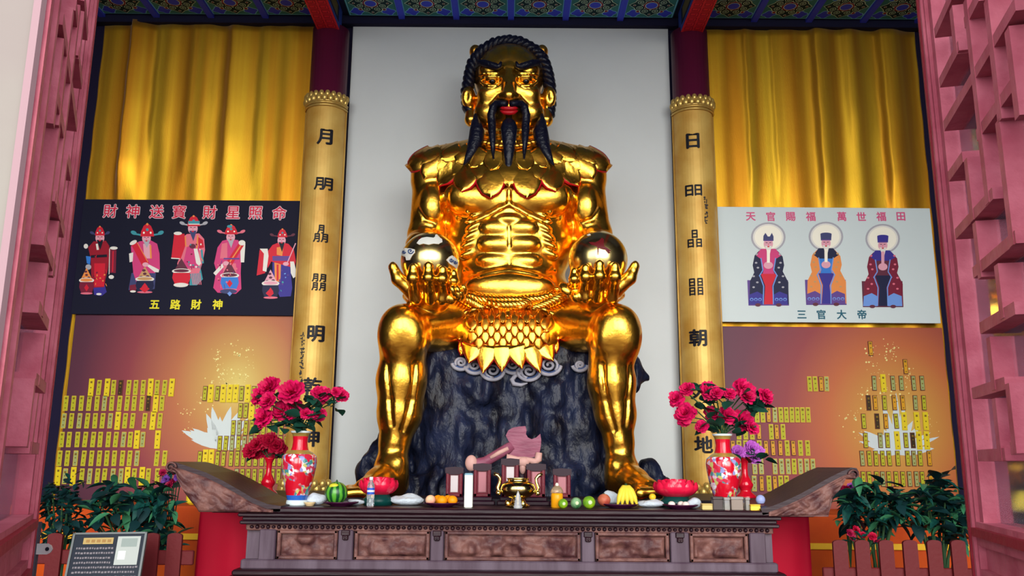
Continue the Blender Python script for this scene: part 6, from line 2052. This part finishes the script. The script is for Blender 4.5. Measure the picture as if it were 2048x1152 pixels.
plant('dark small-leaved potted plant by the left door edge', [(105, 985), (125, 1000), (145, 1015), (105, 1030), (130, 1050), (110, 1075), (150, 1060), (95, 1010), (140, 980)], 7.0, 260, .085, [LM2, LM2, LM1], 13, 1)
plant('wide leafy green potted plant behind the dark notice', [(180, 1030), (200, 1005), (225, 985), (250, 990), (280, 985), (300, 1000), (320, 985), (330, 1010), (310, 1040), (280, 1030), (250, 1020), (220, 1030), (330, 1060), (345, 1080), (200, 1050), (260, 1050), (300, 1065), (320, 1100)], 7.1, 280, .15, [LM1, LM1, LM3, LM2], 15, 2)
plant('leafy green potted plant right of the upswept table end', [(1700, 1000), (1730, 985), (1750, 975), (1775, 1000), (1740, 1015), (1715, 1035), (1760, 1035), (1790, 1020), (1800, 990), (1780, 1050), (1740, 1060), (1705, 1020)], 7.1, 240, .15, [LM1, LM1, LM3, LM2], 15, 3)
plant('leafy dark green potted plant by the right door edge', [(1820, 1000), (1850, 990), (1875, 975), (1890, 1000), (1860, 1020), (1830, 1035), (1900, 1025), (1880, 1050), (1920, 1010), (1935, 1040), (1850, 1065), (1910, 1070)], 7.15, 250, .15, [LM1, LM2, LM2, LM3], 15, 4)
# small artificial flower bunches beside the table ends
def posy(label, pts, Y, meshes_, seed, base):
    c = P(*base, Y); g = thing('flower_posy', label, 'flowers', np.array([c[0], Y, 0]), None); rs = random.Random(seed)
    st = MB(); z0 = .40
    MB().lathe((c[0], Y, 0), [(.001, 0), (.09, 0), (.11, .3), (.12, .42), (.10, .42), (.001, .40)], 16, cap=False).build('pot', POTM, g, True)
    for i, (x, y, r) in enumerate(pts):
        p = P(x, y, Y + rs.uniform(-.05, .05)); st.tube([np.array([c[0], Y, z0]), np.array([c[0], Y, z0 + .3]), p], .005, 5)
        copy_at(meshes_[i % len(meshes_)], g, p, rot=aim((rs.uniform(-.5, .5), -.7, .4)), scale=r * mpp(p))
    st.build('stems', STEM, g)
    for k in range(10):
        x, y, r = rs.choice(pts); p = P(x + rs.gauss(0, 6), y + 6 + rs.gauss(0, 5), Y)
        copy_at(LM1, g, p, rot=(rs.uniform(-.6, .6), rs.uniform(-.6, .6), rs.uniform(0, 6.28)), scale=.08)
MATS_CUR = mat('flower_wine', (150, 16, 60), .55); WIN = [petal_flower(21)]
MATS_CUR = mat('flower_violet', (112, 60, 150), .55); VIO = [petal_flower(22)]
posy('small wine red and violet flowers under the left upswept table end', [(325, 945, 8), (332, 958, 9), (345, 965, 10), (355, 955, 8), (338, 970, 9), (360, 968, 8), (350, 945, 7), (328, 965, 7)], 7.5, [WIN[0], VIO[0]], 3, (345, 1000))
posy('small pink and violet flowers beside the right upswept table end', [(1690, 980, 10), (1702, 975, 10), (1698, 988, 9), (1684, 985, 8), (1688, 993, 8), (1706, 985, 7)], 7.3, [PEO[0], PUR[0]], 4, (1695, 1040))
posy('low red flowers behind the right picket fence', [(1700, 1066, 9), (1712, 1060, 9), (1705, 1075, 9), (1745, 1073, 9), (1752, 1080, 8), (1725, 1070, 7)], 6.75, [WIN[0], DKR[0]], 5, (1722, 1110))

# ---- notice board in front of the left fence
Yn = 5.9
g = thing('notice_board', 'dark framed notice board with gold heading before the left picket fence', 'sign', np.array([P(215, 1110, Yn)[0], Yn, 0]))
tl, tr, bl_, br_ = [P(x, y, Yn + dy) for x, y, dy in ((150, 1068, .10), (292, 1066, .10), (128, 1175, -.02), (278, 1175, -.02))]
ux = (tr - tl); uy = (bl_ - tl); nrm = np.cross(ux, uy); nrm /= np.linalg.norm(nrm); nrm = nrm * (-1 if nrm[1] > 0 else 1)
def nb(name, a0, a1, b0, b1, off, th_, mt, par=g):
    return MB().obox(tl + ux * a0 + uy * b0 + nrm * off, ux * (a1 - a0), uy * (b1 - b0), nrm * th_).build(name, mt, par)
bd_ = nb('board', 0, 1, 0, 1, -.012, .012, mat('notice_dark', (22, 28, 40), .35))
for a0, a1, b0, b1 in ((-.02, 1.02, -.02, .015), (-.02, 0.01, -.02, 1), (.99, 1.02, -.02, 1)):
    nb('frame', a0, a1, b0, b1, -.014, .02, mat('notice_frame', (104, 106, 104), .3, .5))
nb('heading_plate', .14, .56, .08, .2, 0, .002, mat('notice_gold', (170, 144, 88), .5))
nb('picture_panel', .62, .94, .06, .60, 0, .002, mat('notice_white', (168, 172, 166), .5))
nb('picture', .68, .90, .10, .26, .002, .001, mat('notice_grey', (136, 146, 140), .5)); nb('picture', .66, .76, .34, .50, .002, .001, mat('notice_pale', (240, 242, 236), .5)); 
mb = MB(); rs = random.Random(4)
for k in range(5):
    a = .18 + .075 * k; mb.obox(tl + ux * a + uy * .115 + nrm * .002, ux * .05, uy * .055, nrm * .001)
mb.build('heading_marks', mat('notice_ink', (150, 112, 60), .5), g)
mb = MB()
for r_ in range(8):
    b0 = .26 + .09 * r_; a = .06
    while a < (.56 if b0 < .6 else .93):
        w = rs.uniform(.015, .035); mb.obox(tl + ux * a + uy * (b0 + rs.uniform(0, .008)) + nrm * .0002, ux * w, uy * .034, nrm * .001); a += w + .012
mb.build('text_lines', mat('notice_text', (120, 112, 116), .5), g)['kind'] = 'stuff'
lgm = MB(); lgm.box((tl[0] + .12, Yn + .13, 0), (tl[0] + .15, Yn + .16, tl[2] - .06)); lgm.box((tr[0] - .15, Yn + .13, 0), (tr[0] - .12, Yn + .16, tr[2] - .06)); lgm.build('stand_legs', FEN, g)
